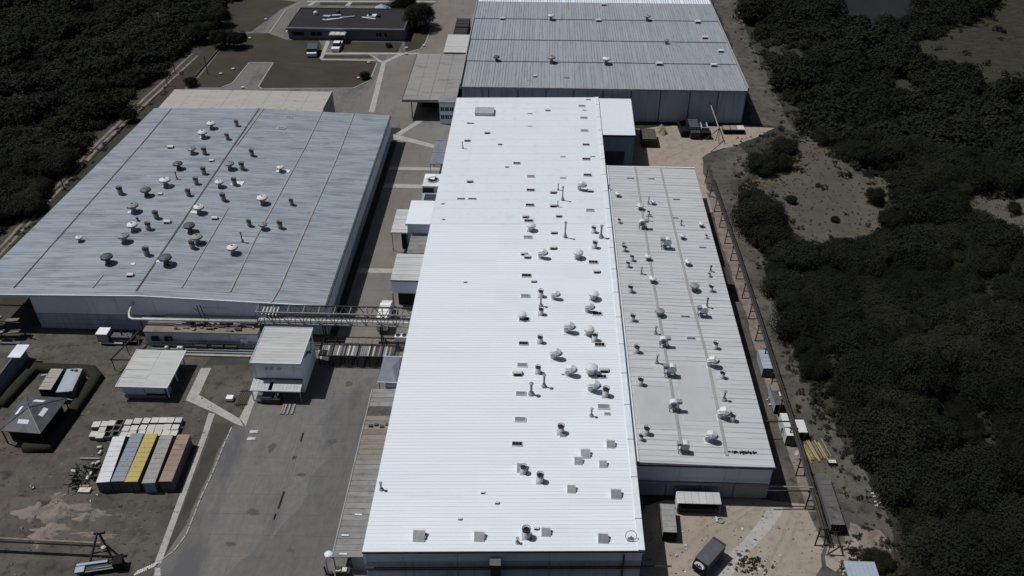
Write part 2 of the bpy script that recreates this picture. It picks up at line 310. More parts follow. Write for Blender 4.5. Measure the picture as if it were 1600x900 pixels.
for q in ([(0, 384), (150, 223), (300, 82), (302, 83.5), (152, 226), (0, 389)], [(0, 395), (155, 226.5), (308, 86), (310, 87.5), (158, 229), (0, 400)]):
    sheet('wheel_rut', pts(q), .014, 'sand', .12)
# natural clearings in the scrub, marsh and pond
CLEAR = [[(1158, 290), (1182, 272), (1240, 258), (1232, 228), (1262, 214), (1302, 226), (1318, 258), (1396, 288), (1386, 332), (1364, 392), (1316, 408), (1252, 420), (1232, 366), (1208, 332)],
         [(1478, 312), (1570, 296), (1690, 312), (1690, 392), (1560, 374), (1498, 348)],
         [(1420, 66), (1520, 36), (1560, 0), (1570, -60), (1800, -60), (1800, 180), (1590, 150), (1500, 120), (1450, 100)],
         [(1382, 126), (1420, 122), (1452, 150), (1440, 164), (1400, 150)]]
POND = [(1297, -40), (1300, 22), (1308, 44), (1352, 47), (1412, 34), (1444, 14), (1450, -40)]
for i, q in enumerate(CLEAR[:2]):
    c = np.mean(np.array(pts(q)), 0); sheet('clearing_edge', [tuple(c + (np.array(p) - c) * 1.22) for p in pts(q)], .005, 'edge_grass', 2.4)
for i, q in enumerate(CLEAR): sheet('clearing', pts(q), .006, ['dry_grass', 'dry_grass', 'marsh', 'marsh'][i], 1.5)
sheet('pond', pts(POND), .010, 'water', 1.0)
# painted zebra bars at the yard corner
zb = MB()
for k in range(9):
    c = np.array(pt(213 + k * 3.6, 895 - k * 1.6)); strip(zb, [tuple(c + (-.15, -.5)), tuple(c + (.25, .5))], .28, .024, .028)
for k in range(7):
    c = np.array(pt(246 + (k % 2) * .5, 888 + k * 2.0)); strip(zb, [tuple(c + (-.5, 0)), tuple(c + (.5, 0))], .12, .024, .028)
zb.build('zebra_crossing', 'paint', None, kind='structure')
sheet('worn_paving', pts([(584, 610), (523, 858), (505, 910), (330, 910), (430, 838), (500, 735), (545, 640)]), .0095, 'worn', .9, 2.5)
for i, (u, v, a, b) in enumerate(((470, 742, 1.0, .5), (425, 700, .8, 1.4), (520, 690, 1.2, .6), (395, 800, 1.5, .8), (455, 860, .9, .5), (545, 600, .8, 1.0), (360, 850, 1.1, .5))):
    c = np.array(pt(u, v)); sheet('oil_stain', [tuple(c + (a * math.cos(k * .42) * random.uniform(.6, 1.2), b * math.sin(k * .42) * random.uniform(.6, 1.2))) for k in range(15)], .0105 + i * .0001, 'stain')
dr = MB()
for l in ([(444, 768), (435, 795)], [(431, 803), (428, 812)], [(474, 676), (470, 690)]): strip(dr, pts(l), .35, .016, .03)
dr.build('drain_slot', 'black', None, kind='structure')
dr = MB()
for l in ([(476, 674), (425, 835)], [(472, 674), (419, 838)], [(420, 840), (400, 895)], [(600, 560), (520, 790)]): strip(dr, pts(l), .07, .012, .018)
for x in (-57.5, -52.5, -47.5, -42.5, -37.6): strip(dr, [(x, 66), (x - .3, 126 if x < -47 else 140)], .05, .012, .016)
for y in np.arange(68, 140, 4.6): strip(dr, [(-62 if y < 118 else -46, y), (-34.2, y + .3)], .05, .012, .016)
for y in np.arange(154, 262, 5.0): strip(dr, [(-45.6, y), (-34.5 if y < 205 else -32.5, y)], .06, .012, .016)
dr.build('slab_joint', 'slab_joint', None, kind='structure')
dr = MB()
for u, v in ((583.5, 563.5), (460, 715)): strip(dr, [tuple(np.array(pt(u, v)) + (-.4, 0)), tuple(np.array(pt(u, v)) + (.4, 0))], .8, .012, .03)
dr.build('manhole_cover', 'dark_metal', None, kind='structure')

# ------------------------------------------------------------------ the large buildings
def lerp(a, b, t): return a + (b - a) * t
def panels(root, p, q, z0, za, zb_, n, m, out=.10, gap=.10, edges=None):
    """wall cladding: n sheets with open joints, standing proud of the wall behind; outward normal is to the right of p->q"""
    p, q = np.array(p), np.array(q); d = q - p; L = np.linalg.norm(d); d = d / L; nrm = np.array((d[1], -d[0])) * out
    ed = edges or [i / n for i in range(n + 1)]
    for a, b in zip(ed, ed[1:]):
        A, B = p + d * (a * L + gap / 2), p + d * (b * L - gap / 2); ha, hb = lerp(za, zb_, a), lerp(za, zb_, b)
        MB().hexa([tuple(A + nrm), tuple(B + nrm), tuple(B - nrm * .2), tuple(A - nrm * .2)], z0, [ha, hb, hb, ha]).build('wall_panel', m, root)
# --- white warehouse
WX0, WX1, WY0, WY1 = -27.15, 18.0, 85.7, 259.3
def sh(x): return 1.9 * (x - WX0) / (WX1 - WX0)     # the plan is not quite square to the others
def z_white(x, y=0): return 10.3
wh = thing('white_warehouse', 'long white warehouse with a bright ribbed roof down the middle of the site', 'warehouse', (-4.8, 171, 0))
def wroot(root, mb, name, m, **k):            # build in world coordinates under a thing
    l = root.location; mb.v = [(x - l.x, y - l.y, z - l.z) for x, y, z in mb.v]; return mb.build(name, m, root, **k)
def wpanels(root, p, q, *a, **k):
    l = root.location; panels(root, (p[0] - l.x, p[1] - l.y), (q[0] - l.x, q[1] - l.y), *a, **k)
quad = [(WX0 + .15, WY0 + .2), (WX1 - .15, WY0 + .2 + sh(WX1)), (WX1 - .15, WY1 - .15 + sh(WX1)), (WX0 + .15, WY1 - .15)]
wroot(wh, MB().hexa(quad, 0, [z_white(a[0]) - .25 for a in quad]), 'wall', 'wall_blue')
YS = 183.9                                     # the ribbed sheets end here, smooth membrane beyond
def wslab(x0, x1, y0, y1, th=.22, up=0): return MB().hexa([(x0, y0 + sh(x0)), (x1, y0 + sh(x1)), (x1, y1 + sh(x1)), (x0, y1 + sh(x0))], [z_white(x) - th + up for x in (x0, x1, x1, x0)], [z_white(x) + up for x in (x0, x1, x1, x0)])
yy_ = [WY0 - .25, 95, 104, 117, 126, 139, 151, 160, 172, YS]
for a, b in zip(yy_, yy_[1:]):
    for c, d in ((WX0 - .25, -9.6), (-9.6, 6.2), (6.2, WX1)): wroot(wh, wslab(c, d, a, b), 'roof_sheet', 'white_roof')
wroot(wh, wslab(WX0 - .25, WX1, YS + .02, WY1 + .2, up=.03), 'roof_membrane', 'white_membrane')
mb = MB(); y = WY0 + .3
while y < YS - .3:
    x0, x1 = WX0 - .2, WX1 - 1.1
    vs = []
    for x in (x0, x1):
        z = z_white(x); w = y + sh(x); vs += [(x, w - .09, z - .02), (x, w - .03, z + .045), (x, w + .03, z + .045), (x, w + .09, z - .02)]
    mb.add(vs, [(0, 1, 5, 4), (1, 2, 6, 5), (2, 3, 7, 6), (0, 4, 7, 3)[::1], (3, 2, 1, 0), (4, 5, 6, 7)]); y += .78
wroot(wh, mb, 'roof_rib', 'white_roof', kind='stuff')
mb = MB()
for y in np.arange(YS + 3, WY1, 4.3): mb.add([(x, y + sh(x) + d, z_white(x) + .03 + h) for x in (WX0 - .2, WX1 - 1.1) for d, h in ((-.09, -.02), (-.05, .03), (.05, .03), (.09, -.02))], [(0, 1, 5, 4), (1, 2, 6, 5), (2, 3, 7, 6)])
for x in (-20.5, -14.6, -8.2, -1.5, 5.2, 10.4): mb.box(x - .06, x + .06, YS + .7 + sh(x), WY1 + sh(x), z_white(x), z_white(x) + .06)
wroot(wh, mb, 'membrane_seam', 'white_membrane', kind='stuff')
wroot(wh, MB().box(WX1 - .75, WX1 + .3, WY0 + 1.62, WY1 + 2.1, 9.6, 10.48), 'parapet', 'white_trim')
mb = MB(); 
for y in np.arange(WY0 + 6, WY1, 9.0): mb.box(WX1 - .8, WX1 + .34, y + 1.9 - .05, y + 1.95, 9.7, 10.52)
wroot(wh, mb, 'parapet_joint', 'dark_seam', kind='stuff')
mb = MB().hexa([(WX0 - .27, WY0 - .36), (WX1 + .3, WY0 - .36 + sh(WX1)), (WX1 + .3, WY0 - .27 + sh(WX1)), (WX0 - .27, WY0 - .27)], 9.85, 10.26)
wroot(wh, mb, 'gutter', 'dark_seam')
for z0, zt in ((0, 2.4), (2.52, 4.9), (5.02, 7.3)): wpanels(wh, (WX0, WY0), (WX1, WY0 + sh(WX1)), z0, zt, zt, 3, 'wall_grey', .12, .12)
wpanels(wh, (WX0, WY0), (WX1, WY0 + sh(WX1)), 7.42, 9.8, 9.8, 3, 'wall_blue', .12, .06)
wpanels(wh, (WX1, WY0 + 2.1), (WX1, WY1 + 1.9), 0, 9.4, 9.4, 20, 'wall_grey', .12, .12); wpanels(wh, (WX0, WY1), (WX0, WY0 + .1), 0, 9.8, 9.8, 20, 'wall_blue', .12, .12)
wroot(wh, MB().tube([(WX0, WY0 - .7, 6.6), (WX1 + 5, WY0 + 1.5, 6.6)], .14).tube([(WX0, WY0 - .7, 6.1), (WX1, WY0 + 1.3, 6.1)], .1), 'wall_pipe', 'rack_steel')
wroot(wh, MB().box(-6.6, -5.1, WY0 - .9, WY0 + .4, 0, 8.6).box(-6.75, -4.95, WY0 - 1.05, WY0 + .4, 8.6, 8.85, 1), 'stair_tower', ['dark_metal', 'cont_side'])
wroot(wh, MB().box(14.9, 15.15, WY0 + 1.2, WY0 + 1.5, 0, 9.8), 'downpipe', 'dark_seam')
# extension on the corridor side and its light roof
ex = thing('loading_bay', 'white flat roofed bay stepping out of the warehouse into the corridor', 'loading bay', (-30.6, 188, 0))
wroot(ex, MB().box(-33.4, WX0 - .35, 184.2, 194.6, 0, 9.9), 'wall', 'wall_blue'); wroot(ex, MB().box(-33.7, WX0 - .28, 183.7, 195.1, 9.95, 10.32), 'roof', 'white_roof')
wroot(ex, MB().box(-33.8, -27.7, 183.6, 183.69, 9.8, 10.32), 'fascia', 'wall_blue')
# north-east block
ne = thing('corner_block', 'low white roofed block at the far right corner of the white warehouse', 'building', (23.4, 247, 0))
wroot(ne, MB().box(18.4, 28.1, 235.8, 261.0, 0, 9.6), 'wall', 'wall_grey'); wroot(ne, MB().hexa([(18.35, 235.5), (28.3, 235.5), (28.8, 261.4), (18.35, 261.4)], 9.65, 10.0), 'roof', 'white_membrane')
wroot(ne, MB().box(18.35, 28.3, 235.38, 235.48, 9.4, 10.05), 'fascia', 'dark_seam'); wroot(ne, MB().box(19.5, 25.5, 235.66, 235.78, .2, 4.4), 'door', 'cont_side')
# --- annex with the pale ribbed roof
AX0, AX1, AY0, AY1 = 18.35, 43.3, 107.4, 217.2
def z_annex(x, y=0): return 9.3 - (x - AX0) / (AX1 - AX0) * .45
an = thing('annex_hall', 'grey annex hall with a dirty pale ribbed roof against the white warehouse', 'industrial hall', (31, 162, 0))
q = [(AX0, AY0 + .15), (AX1 - .15, AY0 + .15), (AX1 - .15, AY1), (AX0, AY1)]
wroot(an, MB().hexa(q, 0, [z_annex(a[0]) - .3 for a in q]), 'wall', 'wall_low')
q = [(AX0, AY0 - .3), (AX1 + .3, AY0 - .3), (AX1 + .3, AY1 + .3), (AX0, AY1 + .3)]
wroot(an, MB().hexa(q, [z_annex(a[0]) - .25 for a in q], [z_annex(a[0]) for a in q]), 'roof_sheet', 'annex_roof')
mb = MB(); k = 0
SMOOTH = [(28.5, 36.5, 118, 134), (19.5, 28.2, 117, 127)]
for y in np.arange(AY0 + .2, AY1, 1.32):
    x = AX0 + .6
    while x < AX1:
        x1 = min(AX1 + .25, x + random.uniform(4, 12))
        if not any(a < (x + x1) / 2 < b and c < y < d for a, b, c, d in SMOOTH):
            yy = y + random.uniform(-.06, .06); h = random.uniform(.06, .13)
            mb.add([(X, yy + d, z_annex(X) + hh) for X in (x, x1) for d, hh in ((-.17, -.02), (-.05, h), (.05, h), (.17, -.02))], [(0, 1, 5, 4), (1, 2, 6, 5), (2, 3, 7, 6), (3, 2, 1, 0), (4, 5, 6, 7)])
        x = x1
wroot(an, mb, 'roof_rib', 'annex_roof', kind='stuff')
for a, b, c, d in SMOOTH: wroot(an, MB().hexa([(a, c), (b, c), (b, d), (a, d)], [z_annex(v) - .05 for v in (a, b, b, a)], [z_annex(v) + .03 for v in (a, b, b, a)]), 'smooth_sheet', 'annex_patch')
for l in ([(992, 262), (1022, 450), (1063, 690)], [(1032, 263), (1075, 450), (1105, 560), (1136, 712)]):
    P = pts(l, 9.05); mb = MB()
    for a, b in zip(P, P[1:]): strip(mb, [a, b], .5, [z_annex(a[0]) - .02] * 4, [z_annex(a[0]) + .2] * 4)
    wroot(an, mb, 'seam_strip', 'annex_seam')
wroot(an, MB().box(AX0 + .05, AX0 + .7, AY0 - .3, AY1 + .3, 9.2, 9.55), 'flashing', 'white_trim'); wroot(an, MB().box(AX0, AX1 + .4, AY1 + .3, AY1 + .75, 8.6, 9.2), 'eave_trim', 'white_trim')
wroot(an, MB().box(AX0, AX1 + .35, AY0 - .48, AY0 - .31, 8.45, 8.98), 'gutter', 'dark_seam')
wpanels(an, (AX0, AY0), (AX1, AY0), 4.3, 8.4, 8.4, 3, 'wall_blue', .12, .05); wpanels(an, (AX0, AY0), (AX1, AY0), .2, 4.1, 4.1, 4, 'wall_low', .12, .3)
wpanels(an, (AX1, AY0), (AX1, AY1), .1, 8.4, 8.4, 14, 'wall_grey', .12, .12)
wroot(an, MB().tube([(AX0, AY0 - .9, 4.6), (AX1 - 6, AY0 - .9, 4.55), (51, AY0 - .9, 4.5)], .13).tube([(AX0, AY0 - .6, 4.0), (AX1, AY0 - .6, 4.0)], .08), 'wall_pipe', 'steel')
wroot(an, MB().box(AX1 + .1, AX1 + 3.4, 168.5, 175.5, 4.4, 4.7).box(AX1 + 3.1, AX1 + 3.4, 168.6, 168.9, 0, 4.4).box(AX1 + 3.1, AX1 + 3.4, 175.1, 175.4, 0, 4.4), 'side_platform', 'rack_steel')
# --- blue-grey warehouse on the left
LX0, LXR, LX1, LY0, LY1 = -129.5, -89.4, -47.9, 151.8, 249.0
def lx0(y): return LX0 + (y - 153) * .072      # the left eave is not quite parallel
def z_left(x, y=0): return lerp(9.7, 10.35, (x - LX0) / (LXR - LX0)) if x < LXR else lerp(10.35, 8.6, (x - LXR) / (LX1 - LXR))
lb = thing('blue_warehouse', 'wide warehouse with a weathered blue-grey roof full of vents', 'warehouse', (-81, 200, 0))
q = [(-115.2, LY0 + .2), (LXR, LY0 + .2), (LX1 - .2, LY0 + .2), (LX1 - .2, LY1), (LXR, LY1), (-121.6, LY1)]
wroot(lb, MB().hexa(q, 0, [z_left(a[0]) - .3 for a in q]), 'wall', 'wall_low')
for a, b in ((LX0 - .3, LXR), (LXR, LX1 + .25)):
    ys = [LY0 - .3, 163, 174, 186, 199, 211, 224, 236, LY1 + .2]
    for i, (y0, y1) in enumerate(zip(ys, ys[1:])):
        up = .03 * (i % 2); g = [(a, y0), (b, y0), (b, y1), (a, y1)]
        if a < LXR: g[0] = (lx0(y0), y0); g[3] = (lx0(y1), y1)
        wroot(lb, MB().hexa(g, [z_left(v[0]) - .25 for v in g], [z_left(v[0]) + up for v in g]), 'roof_sheet', 'blue_roof')
mb = MB()
for y in np.arange(LY0 - .1, LY1, .92):
    for a, b in ((lx0(y) - .05, LXR), (LXR, LX1 + .2)):
        x = a
        while x < b:
            x1 = min(b, x + random.uniform(5, 16))
            if random.random() < .78:
                yy = y + random.uniform(-.05, .05); h = random.uniform(.04, .10)
                mb.add([(X, yy + d, z_left(X) + hh) for X in (x, x1) for d, hh in ((-.13, -.02), (-.05, h), (.05, h), (.13, -.02))], [(0, 1, 5, 4), (1, 2, 6, 5), (2, 3, 7, 6), (3, 2, 1, 0), (4, 5, 6, 7)])
            x = x1
wroot(lb, mb, 'roof_rib', 'blue_roof_rib', kind='stuff')
for l, w, m, h in (([(405, 170), (367, 225), (213, 455)], .5, 'dark_seam', .16), ([(412, 170), (370, 227)], .5, 'seam', .22), ([(268, 170), (222, 225), (22, 450)], .35, 'dark_seam', .15), ([(505, 172), (477, 230), (399, 374), (360, 456)], .45, 'seam', .2), ([(553, 178), (527, 245), (436, 452), (424, 473)], .55, 'seam', .22), ([(357, 325), (284, 450)], .35, 'seam', .18), ([(161, 430), (145, 450)], .35, 'seam', .18)):
    P = [pt(u, v, z_left(pt(u, v, 10)[0])) for u, v in l]; mb = MB()
    for a, b in zip(P, P[1:]):
        za, zb2 = z_left(a[0]), z_left(b[0]); strip(mb, [a, b], w * .7, [za - .02, zb2 - .02, zb2 - .02, za - .02], [za + h, zb2 + h, zb2 + h, za + h])
    wroot(lb, mb, 'seam_strip', m)
wpanels(lb, (-115.2, LY0), (LXR, LY0), 4.6, 9.5, 9.95, 2, 'wall_white', .12, .05); wpanels(lb, (LXR, LY0), (LX1, LY0), 4.6, 9.95, 8.2, 3, 'wall_white', .12, .05) 
for z0, z1 in ((.1, 1.45), (1.55, 2.95), (3.05, 4.45)): wpanels(lb, (-115.2, LY0), (LX1, LY0), z0, z1, z1, 4, 'wall_grey', .1, .12)
wpanels(lb, (LX1, LY0), (LX1, LY1), 3.3, 8.2, 8.2, 15, 'wall_blue', .12, .22); wpanels(lb, (LX1, LY0), (LX1, LY1), .1, 3.1, 3.1, 10, 'wall_low', .1, .15)
wroot(lb, MB().box(LX1 + .26, LX1 + .6, LY0 - .4, LY1 + .2, 8.0, 8.5), 'gutter', 'dark_seam')
mb = MB(); xs = [LX0 + .1, LXR, LX1 + .3]
for a, b in zip(xs, xs[1:]): mb.hexa([(a, LY0 - .52), (b, LY0 - .52), (b, LY0 - .28), (a, LY0 - .28)], [z_left(a) - .5, z_left(b) - .5, z_left(b) - .5, z_left(a) - .5], [z_left(a) + .08, z_left(b) + .08, z_left(b) + .08, z_left(a) + .08])
wroot(lb, mb, 'eave_trim', 'wall_blue')
br = thing('rear_shed', 'lower beige roofed shed behind the blue-grey warehouse', 'shed', (-97, 261, 0))
wroot(br, MB().box(-122.5, -71.2, 249.3, 267.5, 0, 7.4), 'wall', 'wall_grey')
for i in range(8):
    a, b = lerp(-123.2, -70.6, i / 8), lerp(-123.2, -70.6, (i + 1) / 8); wroot(br, MB().hexa([(a + .03, 249.3), (b - .03, 249.3), (b - .03, 268), (a + .03, 268)], 7.5, [8.25, 8.25, 7.9, 7.9]), 'roof_sheet', 'backroof')
wroot(br, MB().hexa([(-70.55, 251), (-69.9, 251), (-69.9, 268.2), (-70.55, 268.2)], 0, [8.5, 8.5, 8.1, 8.1]), 'end_wall', 'backroof')
# --- far warehouse
FX0, FX1, FY0, FY1 = -26.4, 66.4, 265.6, 347
def z_far(x, y): return 11.6 + (y - FY0) * .010 if y < FY1 else 12.41 - (y - FY1) * .01
fw = thing('far_warehouse', 'large grey warehouse with striped metal roof behind the white one', 'warehouse', (20, 330, 0))
wroot(fw, MB().box(FX0 + .3, FX1 - .3, FY0 + .2, 419.6, 0, 11.2), 'wall', 'wall_low')
ys = [FY0 - .4, 286.5, 306.3, 327.6, 347, 366, 386, 420]
mb = MB()
for i, (y0, y1) in enumerate(zip(ys, ys[1:])):
    xs = np.linspace(FX0 - .3, FX1 + .3, 6)
    for a, b in zip(xs, xs[1:]):
        up0, up1 = (.20, 0) if i < 4 else (0, .2)
        g = [(a, y0), (b, y0), (b, y1), (a, y1)]; wroot(fw, MB().hexa(g, 11.2, [z_far(0, y0) + up0, z_far(0, y0) + up0, z_far(0, y1) + up1, z_far(0, y1) + up1]), 'roof_sheet', 'far_roof' if i < 4 else 'wall_blue')
    if i < 5:
        for x in np.arange(FX0, FX1, .93):
            if random.random() < .12: continue
            xx = x + random.uniform(-.05, .05); h = random.uniform(.07, .14); mb.add([(xx + d, Y, z_far(0, Y) + u2 + hh) for Y, u2 in ((y0 + .1, up0), (y1 - .15, up1)) for d, hh in ((-.12, -.02), (-.04, h), (.04, h), (.12, -.02))], [(0, 4, 5, 1), (1, 5, 6, 2), (2, 6, 7, 3), (0, 1, 2, 3), (7, 6, 5, 4)])
wroot(fw, mb, 'roof_rib', 'far_rib', kind='stuff')
mb = MB()
for y in ys[1:4]: mb.box(FX0 - .3, FX1 + .35, y - .32, y - .02, 11.5, z_far(0, y) + .06)
wroot(fw, mb, 'step_joint', 'dark_seam')
for a, b in ((FX0 - .5, FX0 - .2), (FX1 + .2, FX1 + .55)): wroot(fw, MB().box(a, b, FY0 - .5, 420, 10.9, 12.75), 'verge_trim', 'seam')
wroot(fw, MB().box(FX0 - .3, FX1 + .3, FY0 - .75, FY0 - .42, 11.25, 11.82), 'gutter', 'seam')
fe = [(pt(u, 140, 11.5)[0] - FX0) / (FX1 - FX0) for u in (809, 853, 897, 943, 987, 1033, 1079, 1123)]
wpanels(fw, (FX0, FY0), (FX1, FY0), .1, 11.15, 11.15, 9, 'wall_grey', .14, .42, edges=[0, (pt(763, 139, 11.5)[0] - FX0) / (FX1 - FX0)] + fe + [1]); wpanels(fw, (FX1, FY0), (FX1, 419), .1, 11.1, 11.1, 9, 'wall_grey', .14, .2)

# ------------------------------------------------------------------ roof equipment: one of each kind, then copies
PROTO = {}
def proto(key, name, cat, parts): PROTO[key] = (name, cat, [(n, mb.mesh(n, m, sm), None) if len(t) == 0 else (n, mb.mesh(n, m, sm), t[0]) for n, mb, m, sm, *t in parts])
def put(key, x, y, z, label, group, rz=0., s=1., sz=None):
    name, cat, parts = PROTO[key]; r = thing(name, label, cat, (x, y, z), rz, group); s *= random.uniform(.93, 1.09); r.scale = (s, s, sz or s); made = {}
    if key[0] in 'ms': r.rotation_euler = (random.gauss(0, .025), random.gauss(0, .025), rz)
    for n, me, par in parts:
        o = link(n, me, made.get(par, r)); made.setdefault(n, o)
    return r
def shroom(key, cm, bm, hood=True):
    ps = [('flashing', box(-.85, .85, -.85, .85, -.25, .10), 'flash', False),
          ('neck', MB().lathe([(.62, .05), (.62, .5), (.46, .75), (.46, 1.6)], 12), bm, True),
          ('cap', MB().lathe([(.5, 1.55), (1.2, 1.55), (1.3, 1.62), (1.27, 1.85), (.8, 2.12), (.3, 2.22), (.01, 2.23)], 8), cm, False),
          ('rim', MB().lathe([(1.2, 1.45), (1.34, 1.45), (1.34, 1.6), (1.2, 1.6)], 8), bm, False)]
    if hood: ps.append(('motor', MB().lathe([(.26, 2.1), (.26, 2.38), (.01, 2.42)], 8), bm, False))
    proto(key, 'mushroom_vent', 'roof vent', ps)
shroom('mw', 'vent_white', 'vent_grey'); shroom('mg', 'vent_grey', 'vent_grey'); shroom('md', 'vent_dark', 'vent_dark', False)
shroom('mww', 'vent_pale', 'vent_white', False)
def stack(key, m):
    proto(key, 'stack_pipe', 'roof vent', [('flashing', box(-.8, .8, -.8, .8, -.25, .09), 'flash', False), ('pipe', MB().lathe([(.66, 0), (.66, 2.1), (.6, 2.1), (.6, .9), (.01, .9)], 14, m=0), m, True),
        ('collar', MB().lathe([(.70, 1.7), (.72, 1.72), (.72, 2.12), (.62, 2.14), (.6, 2.0)], 14), 'dark_metal', False), ('dark_hollow', MB().lathe([(.61, 1.75), (.01, 1.78)], 14), 'black', False)])  # black disc paints the dark inside of the hollow pipe
stack('sg', 'vent_grey'); stack('sw', 'vent_white')
proto('cowl', 'low_cowl', 'roof vent', [('flashing', box(-.9, .9, -.6, .6, -.25, .06), 'flash', False),
    ('hood', MB().add([(x, .55 * math.cos(a) , .1 + .62 * math.sin(a)) for x in (-.75, .75) for a in [math.pi * k / 8 for k in range(9)]], [(k, k + 1, 10 + k, 9 + k) for k in range(8)] + [tuple(range(9)), tuple(range(9, 18))[::-1]]), 'vent_white', False),
    ('opening', box(-.62, .62, -.66, -.3, .08, .42), 'black', False)])
proto('boxhood', 'box_hood', 'roof vent', [('hood', MB().add([(-1.0, -1.15, -.2), (1.0, -1.15, -.2), (1.0, .75, -.2), (-1.0, .75, -.2), (-1.0, -1.15, .16), (1.0, -1.15, .16), (1.0, .35, 1.2), (-1.0, .35, 1.2), (1.0, .75, 1.2), (-1.0, .75, 1.2)], [(3, 2, 1, 0), (0, 1, 5, 4), (4, 5, 6, 7), (7, 6, 8, 9), (9, 8, 2, 3), (1, 2, 8, 6, 5), (0, 4, 7, 9, 3)]), 'vent_white', False), ('louvre', MB().add([(-.92, -1.08, .25), (.92, -1.08, .25), (.92, .30, 1.205), (-.92, .30, 1.205), (-.92, -1.06, .2), (.92, -1.06, .2), (.92, .32, 1.15), (-.92, .32, 1.15)], [(0, 1, 2, 3), (0, 4, 5, 1), (1, 5, 6, 2), (2, 6, 7, 3), (3, 7, 4, 0)]), 'hood_shade', False), ('side_box', box(.9, 1.2, -.6, .2, -.2, .5), 'hood_shade', False)])  # sloping front plate carries the hood's shade as grey colour
def skyl(key, m):
    proto(key, 'roof_light', 'roof light', [('frame', MB().box(-1.1, 1.1, -.62, -.5, -.25, .2).box(-1.1, 1.1, .5, .62, -.25, .2).box(-1.1, -.98, -.5, .5, -.25, .2).box(.98, 1.1, -.5, .5, -.25, .2), 'vent_white', False), ('pane', box(-.98, .98, -.5, .5, -.2, .1), m, False), ('bar', MB().box(-.36, -.30, -.5, .5, .1, .17).box(.30, .36, -.5, .5, .1, .17), 'vent_grey', False)])
skyl('hd', 'glass'); skyl('hg', 'glass_grey')
proto('slot', 'slot_vent', 'roof vent', [('curb', box(-1.05, 1.05, -.3, .3, -.25, .12), 'flash', False)] + [('louvre', box(a, a + .42, -.22, .22, .12, .2), 'vent_dark', False) for a in (-.95, -.48, .02, .5)])
def pole(key, m):
    proto(key, 'vent_pipe', 'vent pipe', [('flashing', MB().lathe([(.4, -.25), (.4, .08), (.2, .25)], 10), 'flash', False), ('pipe', MB().tube([(0, 0, 0), (0, 0, 1)], .15, 8), m, True), ('cap', MB().lathe([(.16, .92), (.3, .94), (.3, .97), (.02, 1.04)], 8), m, False)])
pole('pw', 'vent_grey'); pole('pd', 'dark_metal')
proto('duct', 'duct_fan', 'roof fan', [('frame', MB().bar((-.9, -.5, -.2), (-.9, -.5, 1.1), .12).bar((.9, -.5, -.2), (.9, -.5, 1.1), .12).bar((-.9, .5, -.2), (-.9, .5, 1.1), .12).bar((.9, .5, -.2), (.9, .5, 1.1), .12).bar((-.9, -.5, 1.1), (.9, -.5, 1.1), .1).bar((-.9, .5, 1.1), (.9, .5, 1.1), .1), 'dark_metal', False),
    ('housing', MB().tube([(-.2, -.5, 1.75), (-.2, .5, 1.75)], .85, 14), 'vent_white', False), ('inlet', MB().tube([(-.2, -.62, 1.75), (-.2, -.5, 1.75)], .45, 10), 'vent_dark', False), ('outlet', box(.3, 1.3, -.45, .45, 2.0, 2.6), 'vent_grey', False), ('duct', MB().tube([(.2, 0, -.2), (.2, 0, .9)], .4, 10), 'vent_grey', True)])
proto('gn', 'gooseneck_vent', 'roof vent', [('flashing', box(-.9, .9, -.9, .9, -.25, .08), 'vent_white', False), ('neck', MB().tube([(-.35, .1, -.2), (-.35, .1, 1.0)], .52, 8), 'vent_white', False),
    ('hood', MB().tube([(-.35, .1, .9), (-.3, .1, 1.35), (-.05, .05, 1.8), (.4, -.05, 2.0), (.85, -.12, 1.75), (1.0, -.15, 1.35)], [.62, .70, .78, .82, .84, .86], 8), 'vent_pale', False), ('mouth', MB().tube([(1.0, -.15, 1.36), (1.03, -.16, 1.30)], .78, 8), 'vent_dark', False)])
def solve(u, v, zf):
    z = 10.0
    for _ in range(5): x, y = pt(u, v, z); z = zf(x, y)
    return x, y, z
def place(items, zf, fmt, group, upto=20):
    """items: (proto, u, v[, scale[, z scale]]) where the foot stands on the roof; numbered from the near edge"""
    rows = sorted([(solve(it[1], it[2], zf), it) for it in items], key=lambda r: r[0][1])
    for i, ((x, y, z), it) in enumerate(rows):
        put(it[0], x, y, z, fmt.format(ordw(i)), group, random.uniform(-.5, .5) if it[0][0] == 'm' else (random.choice((0, math.pi)) if it[0] == 'duct' else 0), it[3] if len(it) > 3 else 1, it[4] if len(it) > 4 else None)
# blue-grey roof, split at the dark ridge
ML = [('mw', 331, 201), ('mw', 318, 215, 1.1), ('mg', 301, 240), ('md', 280, 264), ('mw', 260, 291, 1.2), ('md', 230, 306), ('mg', 210, 331, 1.1), ('mw', 209, 360), ('mg', 195, 378, 1.1), ('mw', 125, 377, .7), ('md', 170, 411, 1.1)]
place(ML, z_left, 'mushroom vent left of the ridge on the blue roof, {} from the near edge', 'mushroom vents on the blue-grey roof')
MR = [('mg', 360, 264), ('mw', 344, 292), ('mw', 312, 333, 1.1), ('md', 298, 362, 1.1), ('mg', 310, 380, 1.1), ('md', 261, 413, 1.15), ('mw', 365, 396, 1.1), ('mw', 439, 268, .8), ('mw', 411, 318, 1.05), ('mg', 412, 358, .8)]
place(MR, z_left, 'mushroom vent right of the ridge on the blue roof, {} from the near edge', 'mushroom vents on the blue-grey roof')
SL = [('sg', 370, 197, .85), ('sg', 356, 218, .9), ('sg', 320, 241), ('sg', 319, 272), ('sg', 307, 288), ('sg', 189, 303.5), ('sg', 245, 341), ('sg', 232, 359), ('sg', 230, 399, 1.05), ('sg', 295, 306), ('sg', 215.5, 345, .5)]
place(SL, z_left, 'dark topped stack left of the ridge on the blue roof, {} from the near edge', 'stack pipes on the blue-grey roof')
